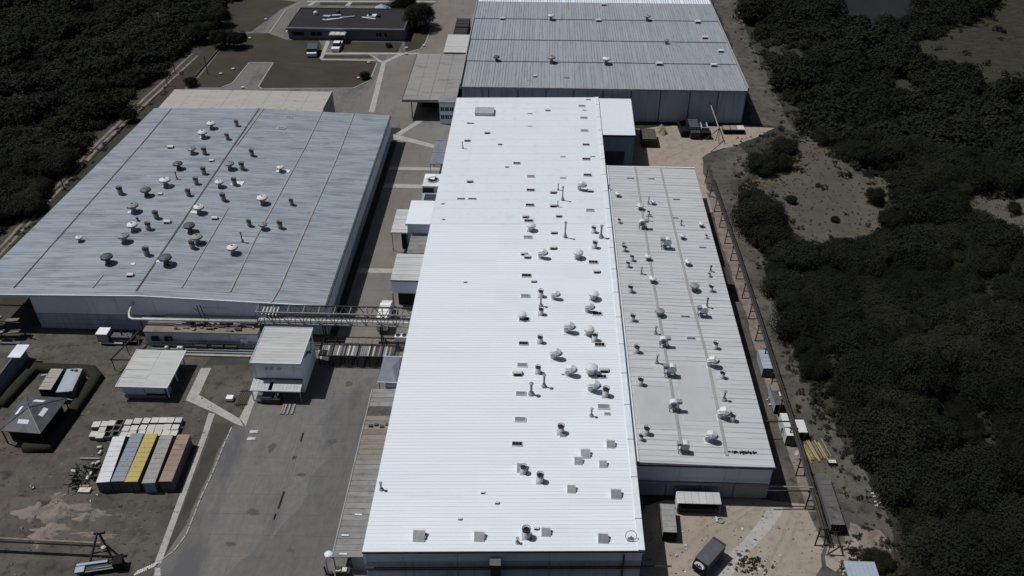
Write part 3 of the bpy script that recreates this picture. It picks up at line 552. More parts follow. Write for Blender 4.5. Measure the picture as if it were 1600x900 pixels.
SR = [('sg', 394, 243.5), ('sg', 379, 265), ('sg', 367, 289), ('sg', 350, 313.5), ('sg', 301.5, 388, 1.05), ('sg', 456, 320, .9), ('sg', 438, 356.5), ('sg', 390, 353, .8)]
place(SR, z_left, 'dark topped stack right of the ridge on the blue roof, {} from the near edge', 'stack pipes on the blue-grey roof')
place([('hg', 451, 183.5), ('hg', 440, 200.5), ('cowl', 335, 341)][:2], z_left, 'pale roof light by the far edge of the blue roof, {} from the near side', 'roof lights on the blue-grey roof')
place([('cowl', 267, 231), ('cowl', 331, 252, .8), ('cowl', 262, 348), ('cowl', 336, 342), ('cowl', 204, 431), ('cowl', 251, 304, .7), ('cowl', 265, 413.5, .8)], z_left, 'low white cowl on the blue-grey roof, {} from the near edge', 'low cowls on the blue-grey roof')
place([('pd', 276.5, 280, 1, 2.2), ('pd', 379, 378, 1, 2.8)], z_left, 'thin dark vent pipe on the blue-grey roof, {} from the near edge', 'vent pipes on the blue-grey roof')
mb = MB()
for u, v, w, d in ((371, 287, 3.2, 2.2), (253, 409, 2.6, .9), (446, 268, 2.4, 1.6), (262, 291, 2.4, 1.6), (206, 332, 2, 1.2), (304, 332, 2, 1.0), (436, 268, 1.6, 1.2), (318, 215, 2, 1.4), (208, 413, 1, .8)):
    x, y, z = solve(u, v, z_left); mb = MB().hexa([(x - w / 2, y - d / 2), (x + w / 2, y - d / 2), (x + w / 2, y + d / 2), (x - w / 2, y + d / 2)], z - .1, [z_left(x + k) + .17 for k in (-w / 2, w / 2, w / 2, -w / 2)]); wroot(lb, mb, 'patch_sheet', 'white_trim')
# white roof
HL = [('hd', 807.5, 255.5), ('hg', 829.5, 276), ('hd', 829, 297.5), ('hd', 828, 321), ('hd', 826, 345.5), ('hg', 825, 371), ('hd', 822.5, 431), ('hg', 821, 463), ('hd', 819, 499.5), ('hd', 818, 537), ('hg', 816, 571), ('hg', 814, 615.5), ('hg', 813, 656, 1.05), ('hd', 808, 694, .9), ('hd', 856, 173, .8)]
place(HL, z_white, 'roof light in the left row on the white roof, {} from the near edge', 'roof lights on the white roof')
HR = [('hg', 919, 156, .8), ('hg', 909, 166), ('hg', 913, 172.5, .6), ('hg', 912, 184.5), ('hg', 913, 204.5), ('hd', 915.5, 226.5), ('hd', 916, 249), ('hd', 918, 274), ('hg', 922, 329), ('hd', 927, 410, 1.05), ('hd', 933, 490.5), ('hd', 937, 539), ('hd', 940, 589), ('hg', 943, 636), ('hg', 949, 647, .6)]
place(HR, z_white, 'roof light in the right row on the white roof, {} from the near edge', 'roof lights on the white roof')
GW = [('gn', 907, 297), ('gn', 846, 403, .9), ('mww', 903, 403, .95), ('mww', 829, 360, .9), ('gn', 866, 467, .85), ('mww', 927, 467, .9), ('gn', 919, 487, .85), ('gn', 887, 519, .9), ('mww', 920, 522, .9), ('gn', 866, 560, .95), ('gn', 889, 586, .95), ('mww', 924, 584, .95), ('gn', 925, 611, .95), ('mww', 816, 498, .8)]
place(GW, z_white, 'big pale hooded vent on the white roof, {} from the near edge', 'hooded vents on the white roof')
SW = [('sw', 928, 363, .85), ('sw', 929, 387, .9), ('sw', 845, 463, .85), ('sw', 845, 491, .85), ('sw', 844, 535, .85), ('sw', 841, 582, .85), ('sw', 929, 532, .9), ('sw', 946, 618, .9), ('sw', 876, 676, .9), ('sw', 844, 752, .9), ('sw', 823, 838, .95), ('sw', 818, 738, .85)]
place(SW, z_white, 'black topped white stack on the white roof, {} from the near edge', 'stack pipes on the white roof')
place([('cowl', 864.5, 301), ('cowl', 864.5, 322), ('cowl', 873, 338), ('cowl', 821, 339), ('cowl', 865.5, 364), ('cowl', 864.5, 388), ('cowl', 819, 397, .9), ('cowl', 824, 402), ('cowl', 932.5, 425), ('cowl', 809, 584, 1.1), ('cowl', 944, 579, 1.1), ('cowl', 922, 299), ('cowl', 834, 440, .8), ('cowl', 879.5, 585, .4), ('cowl', 838.5, 826, .5)], z_white, 'low dark mouthed cowl on the right of the white roof, {} from the near edge', 'low cowls on the white roof')
place([('cowl', 761, 208), ('cowl', 730, 220), ('cowl', 734, 284), ('cowl', 781, 226, .7), ('cowl', 792, 261, .6), ('cowl', 754.5, 770, .45), ('cowl', 777, 786, .45), ('cowl', 719, 811, .4), ('cowl', 692, 318.5, .5), ('cowl', 693, 343, .5), ('cowl', 727, 441, .5)], z_white, 'small dark cowl on the left half of the white roof, {} from the near edge', 'small cowls on the white roof')
place([('pw', 879, 313, 1, 4.2), ('pw', 883, 371, 1.2, 4.6), ('pw', 939, 371, 1.5, 3.6), ('pw', 872, 297, .8, 2), ('pw', 871.5, 323, .8, 1.8), ('pw', 845, 478, 1.2, 2.6), ('pw', 850, 604, 1.4, 3.2), ('pw', 830, 616, 1.6, 3.0), ('pw', 924, 650, 1.2, 2), ('pw', 596, 765, 1, 1.8), ('pw', 723, 232, .8, 2.2), ('pw', 808.5, 848, 1, 1.2)], z_white, 'slim vent pipe standing on the white roof, {} from the near edge', 'vent pipes on the white roof')
place([('boxhood', 655, 838, .9), ('boxhood', 749, 839, .8), ('boxhood', 853, 832, .8), ('boxhood', 942, 842, .85), ('boxhood', 892.5, 765, .78), ('boxhood', 962, 773, .82), ('boxhood', 954, 695, .75), ('boxhood', 914.5, 710, .8), ('boxhood', 903.5, 721, .7), ('boxhood', 942, 726, .65), ('boxhood', 815, 732, .8), ('boxhood', 879, 679.5, .5)], z_white, 'shade-grey fronted box hood on the white roof, {} from the near edge', 'box hoods on the white roof')
place([('slot', 720.5, 311), ('slot', 738, 311), ('slot', 735, 193), ('slot', 879.5, 245.5, .7), ('slot', 926, 245, .7), ('slot', 880, 278.5, .8), ('slot', 828, 178, .8), ('slot', 828, 197.5, .7)], z_white, 'flush slotted vent on the smooth far white roof, {} from the near edge', 'slot vents on the white roof')
x, y, z = solve(756.5, 181, z_white); t = thing('roof_hatch', 'large pale raised hatch near the far left of the white roof', 'roof hatch', (x, y, z)); 
box(-2.9, 2.9, -.05, 4.2, -.3, .75).build('curb', 'vent_white', t); box(-3.0, 3.0, -.15, 4.3, .75, .95).build('lid', 'flash', t)
x, y, z = solve(993, 843, z_white); t = thing('ring_bracket', 'round steel aerial bracket on the near right corner of the white roof', 'aerial', (x - .8, y, z))
MB().tube([(.9 * math.cos(a), .9 * math.sin(a) * .5, .9 + .8 * math.sin(a)) for a in np.linspace(0, 6.283, 17)], .06, 6).build('ring', 'steel', t); MB().tube([(0, 0, -.2), (0, 0, .9)], .08).tube([(-.6, 0, -.2), (0, 0, .8)], .06).tube([(.6, 0, -.2), (0, 0, .8)], .06).build('mast', 'steel', t); box(-.5, .5, -.4, .4, -.2, .12).build('base', 'flash', t)
# annex roof
M1 = [('mw', 965, 307, 0.55), ('sw', 975, 392, .75), ('sw', 987, 407, .75), ('sw', 981, 417, .75), ('mw', 1012, 406, 0.6), ('mw', 1019, 441, 0.65), ('sw', 985, 456, .8), ('sw', 988, 501, .8), ('sw', 994, 550, .8), ('sw', 1000, 601, .8), ('sw', 1009, 678, .8), ('mg', 1030, 493, .8), ('mw', 1020, 319, 0.55), ('mw', 1000, 327, .7)]
place(M1, z_annex, 'roof vent on the left half of the annex roof, {} from the near edge', 'vents on the left of the annex roof')
M2 = [('mw', 1066, 373, 0.55), ('mw', 1095, 354, 0.55), ('mw', 1074, 414, 0.6), ('sw', 1110, 455, .75), ('sw', 1117, 544, .75), ('gn', 1110, 572, .95), ('sw', 1128, 590, .75), ('gn', 1127, 653, 1), ('sw', 1144, 657, .75), ('gn', 1107, 689, .95), ('mg', 1084, 454, .8)]
place(M2, z_annex, 'roof vent on the right half of the annex roof, {} from the near edge', 'vents on the right of the annex roof')
place([('duct', 1040, 388, 1.1), ('duct', 1037, 541, 1), ('duct', 1046, 587, 1.05), ('duct', 1053, 641, 1.05), ('duct', 1097, 494, 1.1), ('duct', 1004, 357, .95), ('duct', 1067, 706, 1)], z_annex, 'framed drum shaped duct fan on the annex roof, {} from the near edge', 'duct fans on the annex roof')
place([('sw', 967, 348, .6), ('sw', 1013, 335, .5), ('sw', 1082, 450, .6), ('sw', 1001, 687, .6), ('sw', 1103, 372, .5), ('sw', 974.5, 386, .55), ('sw', 1108, 432, .5)], z_annex, 'short open stack on the pale annex roof, {} from the near edge', 'short stacks on the annex roof')
place([('pw', 1002, 428, 1, 2), ('pw', 1013, 319, .9, 2.4), ('pd', 1104, 480, 1, 2.6), ('pw', 1131, 625, 1.3, 2.4), ('pw', 1024, 521, 1.2, 2), ('pw', 1026, 567, 1.2, 2.2), ('pw', 951, 296, 1.2, 1.6), ('pd', 1064, 352, .8, 1.6), ('pw', 1012.5, 345, .9, 2.2), ('pd', 1110, 424, 1, 1.6)], z_annex, 'thin vent pipe on the pale annex roof, {} from the near edge', 'vent pipes on the annex roof')
place([('slot', 985, 279, .9), ('slot', 1018, 280, .9), ('slot', 1057, 312, .9), ('slot', 1055, 341, .8), ('slot', 1098, 387, .9), ('slot', 1015, 339, .8), ('slot', 1071, 495, .9), ('slot', 1080, 529, .9)], z_annex, 'row of small flush slots on the annex roof, {} from the near edge', 'slot vents on the annex roof')
x, y, z = solve(1157, 708, z_annex); mb = MB()
for k in range(22):
    a = -2.9 + k * .27; mb.box(a, a + random.uniform(.1, .26), random.uniform(-.35, .0), random.uniform(.1, .4), -.2, random.uniform(.12, .4))
o = mb.build('dark_debris', 'black'); o.location = (x, y, z); tag(o, 'ragged row of black debris near the front right of the annex roof', 'debris')
# far roof
def z_f2(x, y): return z_far(x, y) + .1
place([('mw', 861, 31), ('mg', 862, 98), ('mw', 947, 100, 1.1), ('mg', 1011, 32, .9), ('md', 776, 95, .9), ('mg', 1041, 68, .7)], z_f2, 'mushroom vent on the striped far warehouse roof, {} from the near edge', 'mushroom vents on the far roof')
place([('cowl', 935, 33, 1.3), ('cowl', 1090, 35.5, 1.3), ('cowl', 943, 8, 1.2), ('cowl', 1101, 60, 1.3), ('cowl', 1126, 81, 1.3), ('cowl', 1030, 101, 1.3), ('cowl', 1115, 103, 1.3), ('cowl', 785, 30, 1.1), ('hg', 827, 126, .9), ('cowl', 836, 120, .8), ('slot', 885, 122)], z_f2, 'low vent on the striped far warehouse roof, {} from the near edge', 'low vents on the far roof')

# ------------------------------------------------------------------ smaller buildings and shelters
def quadbox(q, z0, z1): return MB().hexa(q, z0, z1)
def shed_roof(root, x0, x1, y0, y1, z, n, m, th=.12, along='y', dz=0.0):
    """sheeted roof of n separate sheets; dz = how much the x1 side is higher"""
    for i in range(n):
        j = random.uniform(0, .09)
        if along == 'y': a, b = lerp(y0, y1, i / n), lerp(y0, y1, (i + 1) / n); q = [(x0, a + .02), (x1, a + .02), (x1, b - .02), (x0, b - .02)]
        else: a, b = lerp(x0, x1, i / n), lerp(x0, x1, (i + 1) / n); q = [(a + .02, y0), (b - .02, y0), (b - .02, y1), (a + .02, y1)]
        zt = [z + dz * (p[0] - x0) / (x1 - x0) + j for p in q]; MB().hexa(q, [v - th for v in zt], zt).build('roof_sheet', m, root)
def posts(root, l, z0, z1, w=.2, m='steel', name='post'):
    for x, y in l: box(x - w / 2, x + w / 2, y - w / 2, y + w / 2, z0, z1).build(name, m, root)
# guard house
t = thing('guard_house', 'small white roofed hut with open right side beside the concrete path', 'hut', (-82, 135, 0))
box(-4.6, 3.0, -5.3, 5.3, 0, 3.45).build('wall', 'wall_blue', t); box(-4.7, 4.2, -5.42, -5.3, 1.5, 3.4).build('front_panel', 'wall_blue', t); box(-4.7, 4.2, -5.40, -5.31, 0, .9).build('skirting', 'wall_low', t)
box(.2, 3.6, -5.46, -5.40, .85, 1.35).build('window', 'glass', t); box(-.05, .05, -5.45, -5.42, 1.5, 3.4).build('panel_joint', 'dark_seam', t)
posts(t, [(4.6, -5.0), (4.6, 5.0), (4.6, 0)], 0, 3.5, .25, 'wall_blue'); box(3.3, 4.4, -4.2, -2.8, 0, 1.2).build('counter', 'wall_low', t); box(4.2, 4.8, -5.1, 5.1, 3.0, 3.5).build('beam', 'wall_blue', t)
shed_roof(t, -5.5, -.03, -5.9, 5.9, 3.62, 9, 'sheet_light', .16); shed_roof(t, .03, 5.3, -5.9, 5.9, 3.64, 3, 'sheet_light', .16)
MB().box(-5.6, 5.4, -6.05, -5.9, 3.4, 3.75).box(-5.62, -5.5, -5.9, 5.9, 3.4, 3.75).box(5.3, 5.42, -5.9, 5.9, 3.4, 3.75).build('fascia', 'white_trim', t)
# tower block with canopy
t = thing('tower_block', 'tall boxy building with a tilted white ribbed roof and front canopy', 'building', (-54, 138, 0))
box(-5.0, 5.0, -5.5, 5.6, 0, 8.1).build('wall', 'wall_white', t)
for i in range(13): a = lerp(-5.8, 5.9, i / 13); MB().hexa([(-5.2, a), (5.3, a), (5.3, a + .86), (-5.2, a + .86)], 8.15, [8.45, 8.45, 8.45, 8.45]).build('roof_sheet', 'sheet_light', t)
MB().box(-5.3, -5.2, -5.9, 5.9, 8.1, 8.6).box(5.3, 5.4, -5.9, 5.9, 8.1, 8.6).box(-5.3, 5.4, -5.98, -5.86, 8.05, 8.55).box(-5.3, 5.4, 5.75, 5.85, 8.1, 8.6).build('fascia', 'white_trim', t)
for x in (-2.2, -1.1, .5):
    l = MB().lathe([(.30, 0), (.42, .12), (.36, .35), (.01, .42)], 10, (x, -5.7, 6.5)).build('lamp', 'white_pipe', t, True); MB().bar((x, -5.5, 6.6), (x, -5.7, 6.6), .1).build('bracket', 'dark_metal', l)
box(-5.05, 5.05, -5.66, -5.5, 3.75, 3.95).build('canopy_joint', 'dark_seam', t)
for i in range(14):
    if i == 5: continue
    a = lerp(-5.4, 5.2, i / 14); MB().hexa([(a, -8.6), (a + .72, -8.6), (a + .72, -5.5), (a, -5.5)], [3.2, 3.2, 3.6, 3.6], [3.32, 3.32, 3.72, 3.72]).build('canopy_sheet', 'sheet_light', t)
box(-5.45, 5.25, -8.7, -8.55, 3.0, 3.3).build('canopy_beam', 'white_trim', t); posts(t, [(-5.2, -8.3), (4.9, -8.3)], 0, 3.1, .18)
MB().bar((5.06, -3.5, 7.6), (5.06, 2.5, 5.0), .12).bar((5.06, 2.5, 5.0), (5.06, 4.8, 6.6), .12).bar((5.1, -1, 6.5), (5.1, .5, 6.5), .3).build('wall_pipe', 'rack_steel', t)
for y, z in ((3.2, 6.9), (1.6, 4.6)): box(5.02, 5.2, y, y + .6, z, z + .5).build('wall_box', 'dark_metal', t)
box(-3.0, 1.2, -5.56, -5.5, 0, 2.9).build('door', 'dark_void', t)
t = thing('machine_skid', 'dark low machine standing under the tower block canopy', 'machine', (-55.3, 129.6, 0)); box(-2.0, 2.0, -.9, 1.1, .15, 1.4).build('housing', 'dark_metal', t); box(-2.1, 2.1, -1, 1.2, 0, .15).build('base', 'black', t); box(-1.8, .3, -.7, .9, 1.4, 1.7).build('hood', 'cont_side', t); MB().tube([(1.2, 0, 1.4), (1.2, 0, 2.2)], .15).build('pipe', 'dark_metal', t)
t = thing('utility_cart', 'small white cart under the left end of the canopy', 'cart', (-57.6, 129.6, 0)); MB().hexa([(-.7, -.6), (.7, -.6), (.7, .6), (-.7, .6)], .45, [1.2, 1.0, 1.0, 1.2]).build('body', 'car_white', t); box(-.8, .8, -.7, .7, .25, .45).build('chassis', 'dark_metal', t)
for x in (-.5, .5):
    for y in (-.6, .6): MB().tube([(x, y - .08, .25), (x, y + .08, .25)], .25, 10).build('wheel', 'tyre', t)
for i, (u, m) in enumerate(((441, 'cont_brown'), (445, 'steel'), (451, 'steel'), (458, 'steel'))):
    x, y = pt(u, 641); o = box(-.2, .2, -1.3, 1.6, 0, .25).build('steel_beam' if i else 'timber_beam', m); o.location = (x, y, .01)
    tag(o, 'beam lying on the concrete before the tower block, {} from the left'.format(ordw(i)), 'beam', 'beams on the ground')
# utility block with littered roof
t = thing('utility_block', 'long low block with junk on its brown flat roof by the pipe bridge', 'building', (-75, 148.6, 0))
box(-13, 12.6, -2.3, 2.8, 0, 4.3).build('wall', 'wall_grey', t); box(-13.1, 12.9, -2.7, 3.0, 4.35, 4.6).build('roof', 'sheet_brown', t); box(-9.5, 12.9, 1.6, 2.95, 4.6, 5.0).build('upstand', 'backroof', t)
for i in range(4): a = lerp(-13, 12.6, i / 4); box(a + .08, a + 6.3, -2.42, -2.3, 2.2, 4.2).build('wall_panel', 'wall_blue', t)
for i, x in enumerate((-11.5, -8.5, 8.7)): box(x, x + 1.6, -2.9, -2.4, 2.0, 3.1).build('window', 'glass' if i < 2 else 'vent_white', t)
mb = MB(); r_ = random.Random(5)
for k in range(70):
    x, y = r_.uniform(-6.5, 12), r_.uniform(-2.3, 1.4); w, d = r_.uniform(.2, 1.5), r_.uniform(.1, .6); mb.box(x, x + w, y, y + d, 4.55, 4.62 + r_.uniform(.05, .5), r_.choice((0, 0, 1, 2)))
mb.build('roof_junk', ['rubble', 'sheet_grey', 'dark_void'], t, kind='stuff')
for x, y, m in ((-6.5, -.6, 'light_blue'), (-5.6, 1.1, 'sheet_light')): box(x, x + 4, y, y + 1.0, 4.6, 4.85).build('roof_plate', m, t)
MB().bar((-.6, 1, 4.6), (-.9, .8, 9.6), .14).bar((.4, 1, 4.6), (-.2, .8, 9.8), .14).bar((-.8, .9, 7.5), (-1.8, .9, 8.8), .08).bar((.2, 1, 8.9), (6, 1, 8.9), .07).build('mast', 'rack_steel', t)
t = thing('service_pipes', 'rack of pipes, small pumps and white tanks before the utility block', 'pipework', (-75, 144.6, 0))
for i, (y, z, r, m) in enumerate(((0, .8, .18, 'steel'), (.5, 1.3, .12, 'dark_metal'), (-.5, .5, .16, 'light_blue'), (.8, 2.0, .1, 'rack_steel'))): MB().tube([(-11.5, y, z), (12.4, y, z)], r, 6).build('pipe', m, t)
for k in range(9): x = -11 + k * 2.9; MB().bar((x, .9, 0), (x, .9, 2.2), .12).bar((x, -.6, .3), (x, .9, .3), .12).bar((x, -.6, 0), (x, -.6, .5), .1).build('support', 'dark_metal', t)
for x, m in ((-7.9, 'vent_white'), (-5.1, 'vent_white'), (-4.5, 'vent_white')): MB().lathe([(.01, 0), (.4, .05), (.42, .9), (.25, 1.1), (.01, 1.15)], 10, (x, -.2, .6)).build('tank', m, t)
for x in (-1.5, 2.2, 5.3): box(x, x + 2.6, .1, .9, .2, 1.7).build('pump_box', 'dark_metal', t)
box(-6, 12.4, -1.5, -.9, 0, .35).build('plinth', 'kerb', t)
# white pipe line with elbow, on posts, running to the bridge
t = thing('white_pipeline', 'white insulated pipe with an elbow running along the blue warehouse front', 'pipeline', (-76, 148.6, 0))
MB().tube([(-15.2, 3.0, 8.3), (-15.8, 2.5, 7.6), (-16.2, 1.4, 6.6), (-15.9, .4, 6.1), (-15.0, -.1, 6.0), (-13, -.1, 6), (13.4, -.1, 6)], .27, 8).build('pipe', 'white_pipe', t, True)
MB().tube([(-13, .5, 5.9), (13.4, .5, 5.9)], .16, 8).build('pipe', 'steel', t)
posts(t, [(-13.4, .1), (13.2, .1)], 0, 5.7, .18, 'rack_steel'); box(-2, -1.6, -.5, .9, 4.6, 5.7).build('bracket', 'rack_steel', t)
# pipe bridge
t = thing('pipe_bridge', 'steel lattice truss bridge carrying pipes over the yard between warehouses', 'pipe bridge', (-45, 149.4, 0))
x0, x1, n = -17.3, 17.4, 10
for y, z, m in ((-1.4, 6, 'steel'), (1.3, 6, 'steel'), (-1.4, 9.2, 'steel'), (1.3, 9.2, 'rack_steel')): MB().bar((x0, y, z), (x1, y, z), .24).build('chord', m, t)
for k in range(n + 1):
    x = lerp(x0, x1, k / n); mb = MB()
    for y in (-1.4, 1.3): mb.bar((x, y, 6), (x, y, 9.2), .15)
    mb.bar((x, -1.4, 6), (x, 1.3, 6), .15).bar((x, -1.4, 9.2), (x, 1.3, 9.2), .13).build('frame', 'steel', t)
    if k < n:
        xm = lerp(x0, x1, (k + .5) / n); xe = lerp(x0, x1, (k + 1) / n)
        for y in (-1.4, 1.3): MB().bar((x, y, 6.05), (xm, y, 9.15), .14).build('diagonal', 'steel', t); MB().bar((xm, y, 9.15), (xe, y, 6.05), .14).build('diagonal', 'steel', t)
for y, z, r, m in ((-.45, 6.4, .22, 'white_pipe'), (.15, 6.35, .16, 'steel'), (.6, 6.35, .13, 'dark_metal'), (-.95, 6.3, .12, 'steel'), (.95, 6.35, .15, 'dark_metal')): MB().tube([(x0, y, z), (x1, y, z)], r, 8).build('pipe', m, t)
for k in range(5): MB().tube([(x0 + .6 + k * .8, -.3 + .1 * k, 6.4), (x0 + .8 + k * .8, -.2, 7.6), (x0 + 1.3 + k * .8, 1.1, 8.8)], .17, 7).build('riser', 'white_pipe', t, True)
posts(t, [(x0 + .2, -.8), (x0 + .2, .8), (-3, -.8), (-3, .8), (10, -.8), (10, .8)], 0, 5.95, .26, 'rack_steel')
box(-13, 16.5, .95, 1.1, 5.4, 5.9).build('cable_tray', 'dark_metal', t)
# open skid decks below the bridge
t = thing('deck_shelter', 'dark steel framed decks and grating south of the pipe bridge', 'steel deck', (-38, 145, 0))
for k in range(7):
    x = -9.5 + k * 2.75; mb = MB(); mb.bar((x, -3.9, 3.0), (x, 2.4, 3.0), .22).bar((x, -3.9, 0), (x, -3.9, 3.0), .2).bar((x, 2.4, 0), (x, 2.4, 3.0), .2); mb.build('frame', 'black', t)
    if k < 6:
        for j in range(6): box(x + .15 + j * .43, x + .5 + j * .43, -3.7, -.3, 2.85, 2.95).build('slat', random.choice(('sheet_light', 'sheet_grey', 'sheet_grey', 'sheet_grey', 'rubble')), t)
for y, z in ((-3.9, 3.0), (-.2, 3.0), (2.4, 3.0)): MB().bar((-9.6, y, z), (7.2, y, z), .22).build('beam', 'dark_metal', t)
for i in range(5): box(-4.5 + i * 1.5, -3.05 + i * 1.5, .1, 2.2, 3.15, 3.3).build('roof_sheet', 'sheet_brown', t)
for i in range(4): box(-9.3, -5.2, -.2 + i * .75, .4 + i * .75, 1.6, 1.9).build('tray', 'dark_metal', t)
box(-9.8, 7.3, -3.6, 3.4, .02, .05).build('floor', 'soil', t)
t = thing('cooling_unit', 'small white cooling unit on the deck beside the white warehouse wall', 'cooling unit', (-30.2, 146.8, 3.2)); box(-1.3, 1.5, -.7, .7, 0, 1.3).build('housing', 'vent_white', t)
for x in (-.6, .8): MB().lathe([(.5, 1.3), (.5, 1.45), (.3, 1.45), (.3, 1.33), (.01, 1.33)], 12, (x, 0, 0)).build('fan', 'dark_metal', t)
# corridor-side shelters along the white warehouse
t = thing('awning_roof', 'narrow pale corrugated awning left of the white loading bay', 'awning', (-36, 192, 0)); shed_roof(t, -2.2, 2.1, -5.7, 5.4, 6.0, 9, 'sheet_light'); posts(t, [(-2, -5.5), (-2, 5.2), (1.9, -5.5)], 0, 5.9, .15); box(-2.3, 2.1, -5.85, -5.72, 5.7, 6.05).build('fascia', 'white_trim', t); box(.2, 2.0, -4.5, 4.8, 0, 4.6).build('bay', 'dark_void', t)
t = thing('dock_roof', 'grey corrugated lean-to roof between the loading bays', 'lean-to', (-30.2, 180.2, 0)); shed_roof(t, -2.3, 2.55, -4.7, 4.0, 7.0, 9, 'sheet_grey'); posts(t, [(-2.1, -4.4), (-2.1, 3.8)], 0, 6.9, .2); box(.5, 2.4, -4.5, 3.9, 0, 6.5).build('bay', 'dark_void', t)
t = thing('dock_hall', 'light ribbed roof dock hall with dark open front in the corridor', 'loading bay', (-31.1, 168.2, 0)); shed_roof(t, -3.5, 3.4, -5.6, 5.5, 8.0, 14, 'sheet_light'); box(-3.4, 3.4, -5.5, 5.4, 4.4, 7.8).build('wall', 'wall_blue', t); box(-3.5, 3.45, -5.66, -5.5, 4.3, 4.5).build('lintel', 'white_trim', t)
posts(t, [(-3.3, -5.3), (-3.3, 5.2), (3.2, -5.3)], 0, 4.4, .25, 'steel'); box(-2.2, 3.4, -4.6, 5.2, 0, 4.3).build('bay', 'dark_void', t); box(-3.5, 3.5, -5.72, -5.6, 7.75, 8.08).build('fascia', 'dark_seam', t)
t = thing('covered_truck', 'olive covered small truck parked between the awning and dock hall', 'truck', (-35.2, 178.9, 0)); box(-1.2, 1.2, -1.6, 1.2, .5, 1.0).build('chassis', 'dark_metal', t); MB().hexa([(-1.2, -1.5), (1.2, -1.5), (1.2, .9), (-1.2, .9)], 1.0, 2.0).build('body', 'tarp', t); MB().hexa([(-.9, -1.0), (1.1, -1.0), (1.1, .6), (-.9, .6)], 2.0, 2.5).build('cover', 'soil', t)
for x in (-1.1, 1.1):
    for y in (-1.0, .8): MB().tube([(x - .12, y, .45), (x + .12, y, .45)], .45, 12).build('wheel', 'tyre', t)
t = thing('pyramid_canopy', 'blue-grey hipped canopy roof over a kiosk by the white wall', 'canopy', (-31, 136.1, 0))
e = [(-2, -4), (1.9, -4), (1.9, 4), (-2, 4)]; ap = (.6, -.2, 4.9)
for i in range(4): a, b = e[i], e[(i + 1) % 4]; MB().add([(*a, 4), (*b, 4), ap, (*a, 3.85), (*b, 3.85), (ap[0], ap[1], 4.75)], [(0, 1, 2), (3, 5, 4), (0, 3, 4, 1), (1, 4, 5, 2), (2, 5, 3, 0)]).build('roof_slope', 'awning', t)
MB().box(-2.1, 2, -4.15, -4.02, 3.8, 4.05).box(-2.1, 2, 4.02, 4.15, 3.8, 4.05).build('fascia', 'white_trim', t); posts(t, [(-1.8, -3.8), (-1.8, 3.8), (1.7, -3.8), (1.7, 3.8)], 0, 3.9, .15); box(-.6, 1.9, -3.6, -1, 0, 2.8).build('kiosk', 'wall_blue', t); box(-.4, 1.6, -3.66, -3.6, 1.1, 2.1).build('window', 'glass', t)
t = thing('covered_walkway', 'long brown-grey sheeted walkway roof along the near left white wall', 'walkway roof', (-31.2, 109.5, 0))
for i in range(32):
    a, b = lerp(-20.7, 20.5, i / 32), lerp(-20.7, 20.5, (i + 1) / 32); j = random.uniform(0, .05); m = 'sheet_grey' if i < 17 or i > 26 else 'sheet_brown'
    if i in (26, 27): m = 'rubble'
    MB().hexa([(-2.5, a + .03), (2.7, a + .03), (2.7, b - .03), (-2.5, b - .03)], [3.75 + j, 4.0 + j, 4.0 + j, 3.75 + j], [3.9 + j, 4.15 + j, 4.15 + j, 3.9 + j]).build('roof_sheet', m, t)
MB().box(-2.7, -2.5, -20.8, 20.5, 3.6, 4.05).build('gutter', 'seam', t); posts(t, [(-2.45, lerp(-20.4, 20, k / 7)) for k in range(8)], 0, 3.7, .16); box(.6, 2.7, -20.4, 20.3, 0, 3.7).build('back_wall', 'wall_low', t)
for k, (y, x) in enumerate(((9.5, -1.5), (9.8, -.4), (9.3, .8), (9.9, 1.8))): box(x, x + .8, y, y + .5, 4.0, 4.35).build('roof_box', 'dark_metal', t)
for x, y in ((-1.8, -16.5), (-.3, -12), (-1.4, -20.3)): box(x, x + 1.3, y, y + .3, 4.05, 4.2).build('patch', 'white_trim', t)
t = thing('loaded_rack', 'dark rack with white boxes under the near end of the walkway', 'rack', (-31.9, 87.6, 0)); box(-1.2, 1.2, -.6, .6, 0, 2.2).build('frame', 'dark_metal', t)
for x in (-1.1, -.1): box(x, x + .8, -.5, .3, 2.2, 2.5).build('box', 'crate', t)
t = thing('disc_post', 'disc topped pale post on a dark base at the walkway end', 'street lamp', (-34.6, 87.8, 0))  # stand-in for a machine, probably a forklift, shaped as a post
MB().tube([(0, 0, 0), (0, 0, 4.4), (.15, .2, 5.0), (.4, .5, 5.3)], .16, 8).build('pole', 'white_pipe', t, True); MB().lathe([(.01, 5.25), (.6, 5.3), (.65, 5.4), (.4, 5.5), (.01, 5.54)], 14, (.45, .6, 0)).build('head', 'vent_pale', t); box(-.6, .6, -.6, .6, 0, .6).build('base', 'dark_metal', t); MB().bar((-.3, 0, .6), (-.5, 0, 2.6), .22).build('box', 'black', t)
# equipment against the far left flank of the white warehouse
for i, (y0, y1) in enumerate(((225.5, 232.6), (233.0, 240.5))):
    t = thing('blue_awning', 'sagging blue-grey awning by the white wall, {}'.format(['nearer the camera', 'next to the windowed block'][i]), 'awning', (-29.6, (y0 + y1) / 2, 0), 0, 'blue awnings'); h = (y1 - y0) / 2
    MB().add([(-3, -h, 4.6), (2.1, -h, 4.8), (2.1, h, 4.9), (-3, h, 4.7), (-.4, 0, 5.3), (-3, -h, 4.4), (2.1, -h, 4.6), (2.1, h, 4.7), (-3, h, 4.5)], [(0, 1, 4), (1, 2, 4), (2, 3, 4), (3, 0, 4), (0, 5, 6, 1), (1, 6, 7, 2), (2, 7, 8, 3), (3, 8, 5, 0), (5, 8, 7, 6)]).build('cover', 'awning', t)
    posts(t, [(-2.9, -h + .1), (-2.9, h - .1)], 0, 4.4, .15); MB().bar((-3.1, h, 4.75), (2.1, h, 4.95), .2).build('bar', 'seam', t)
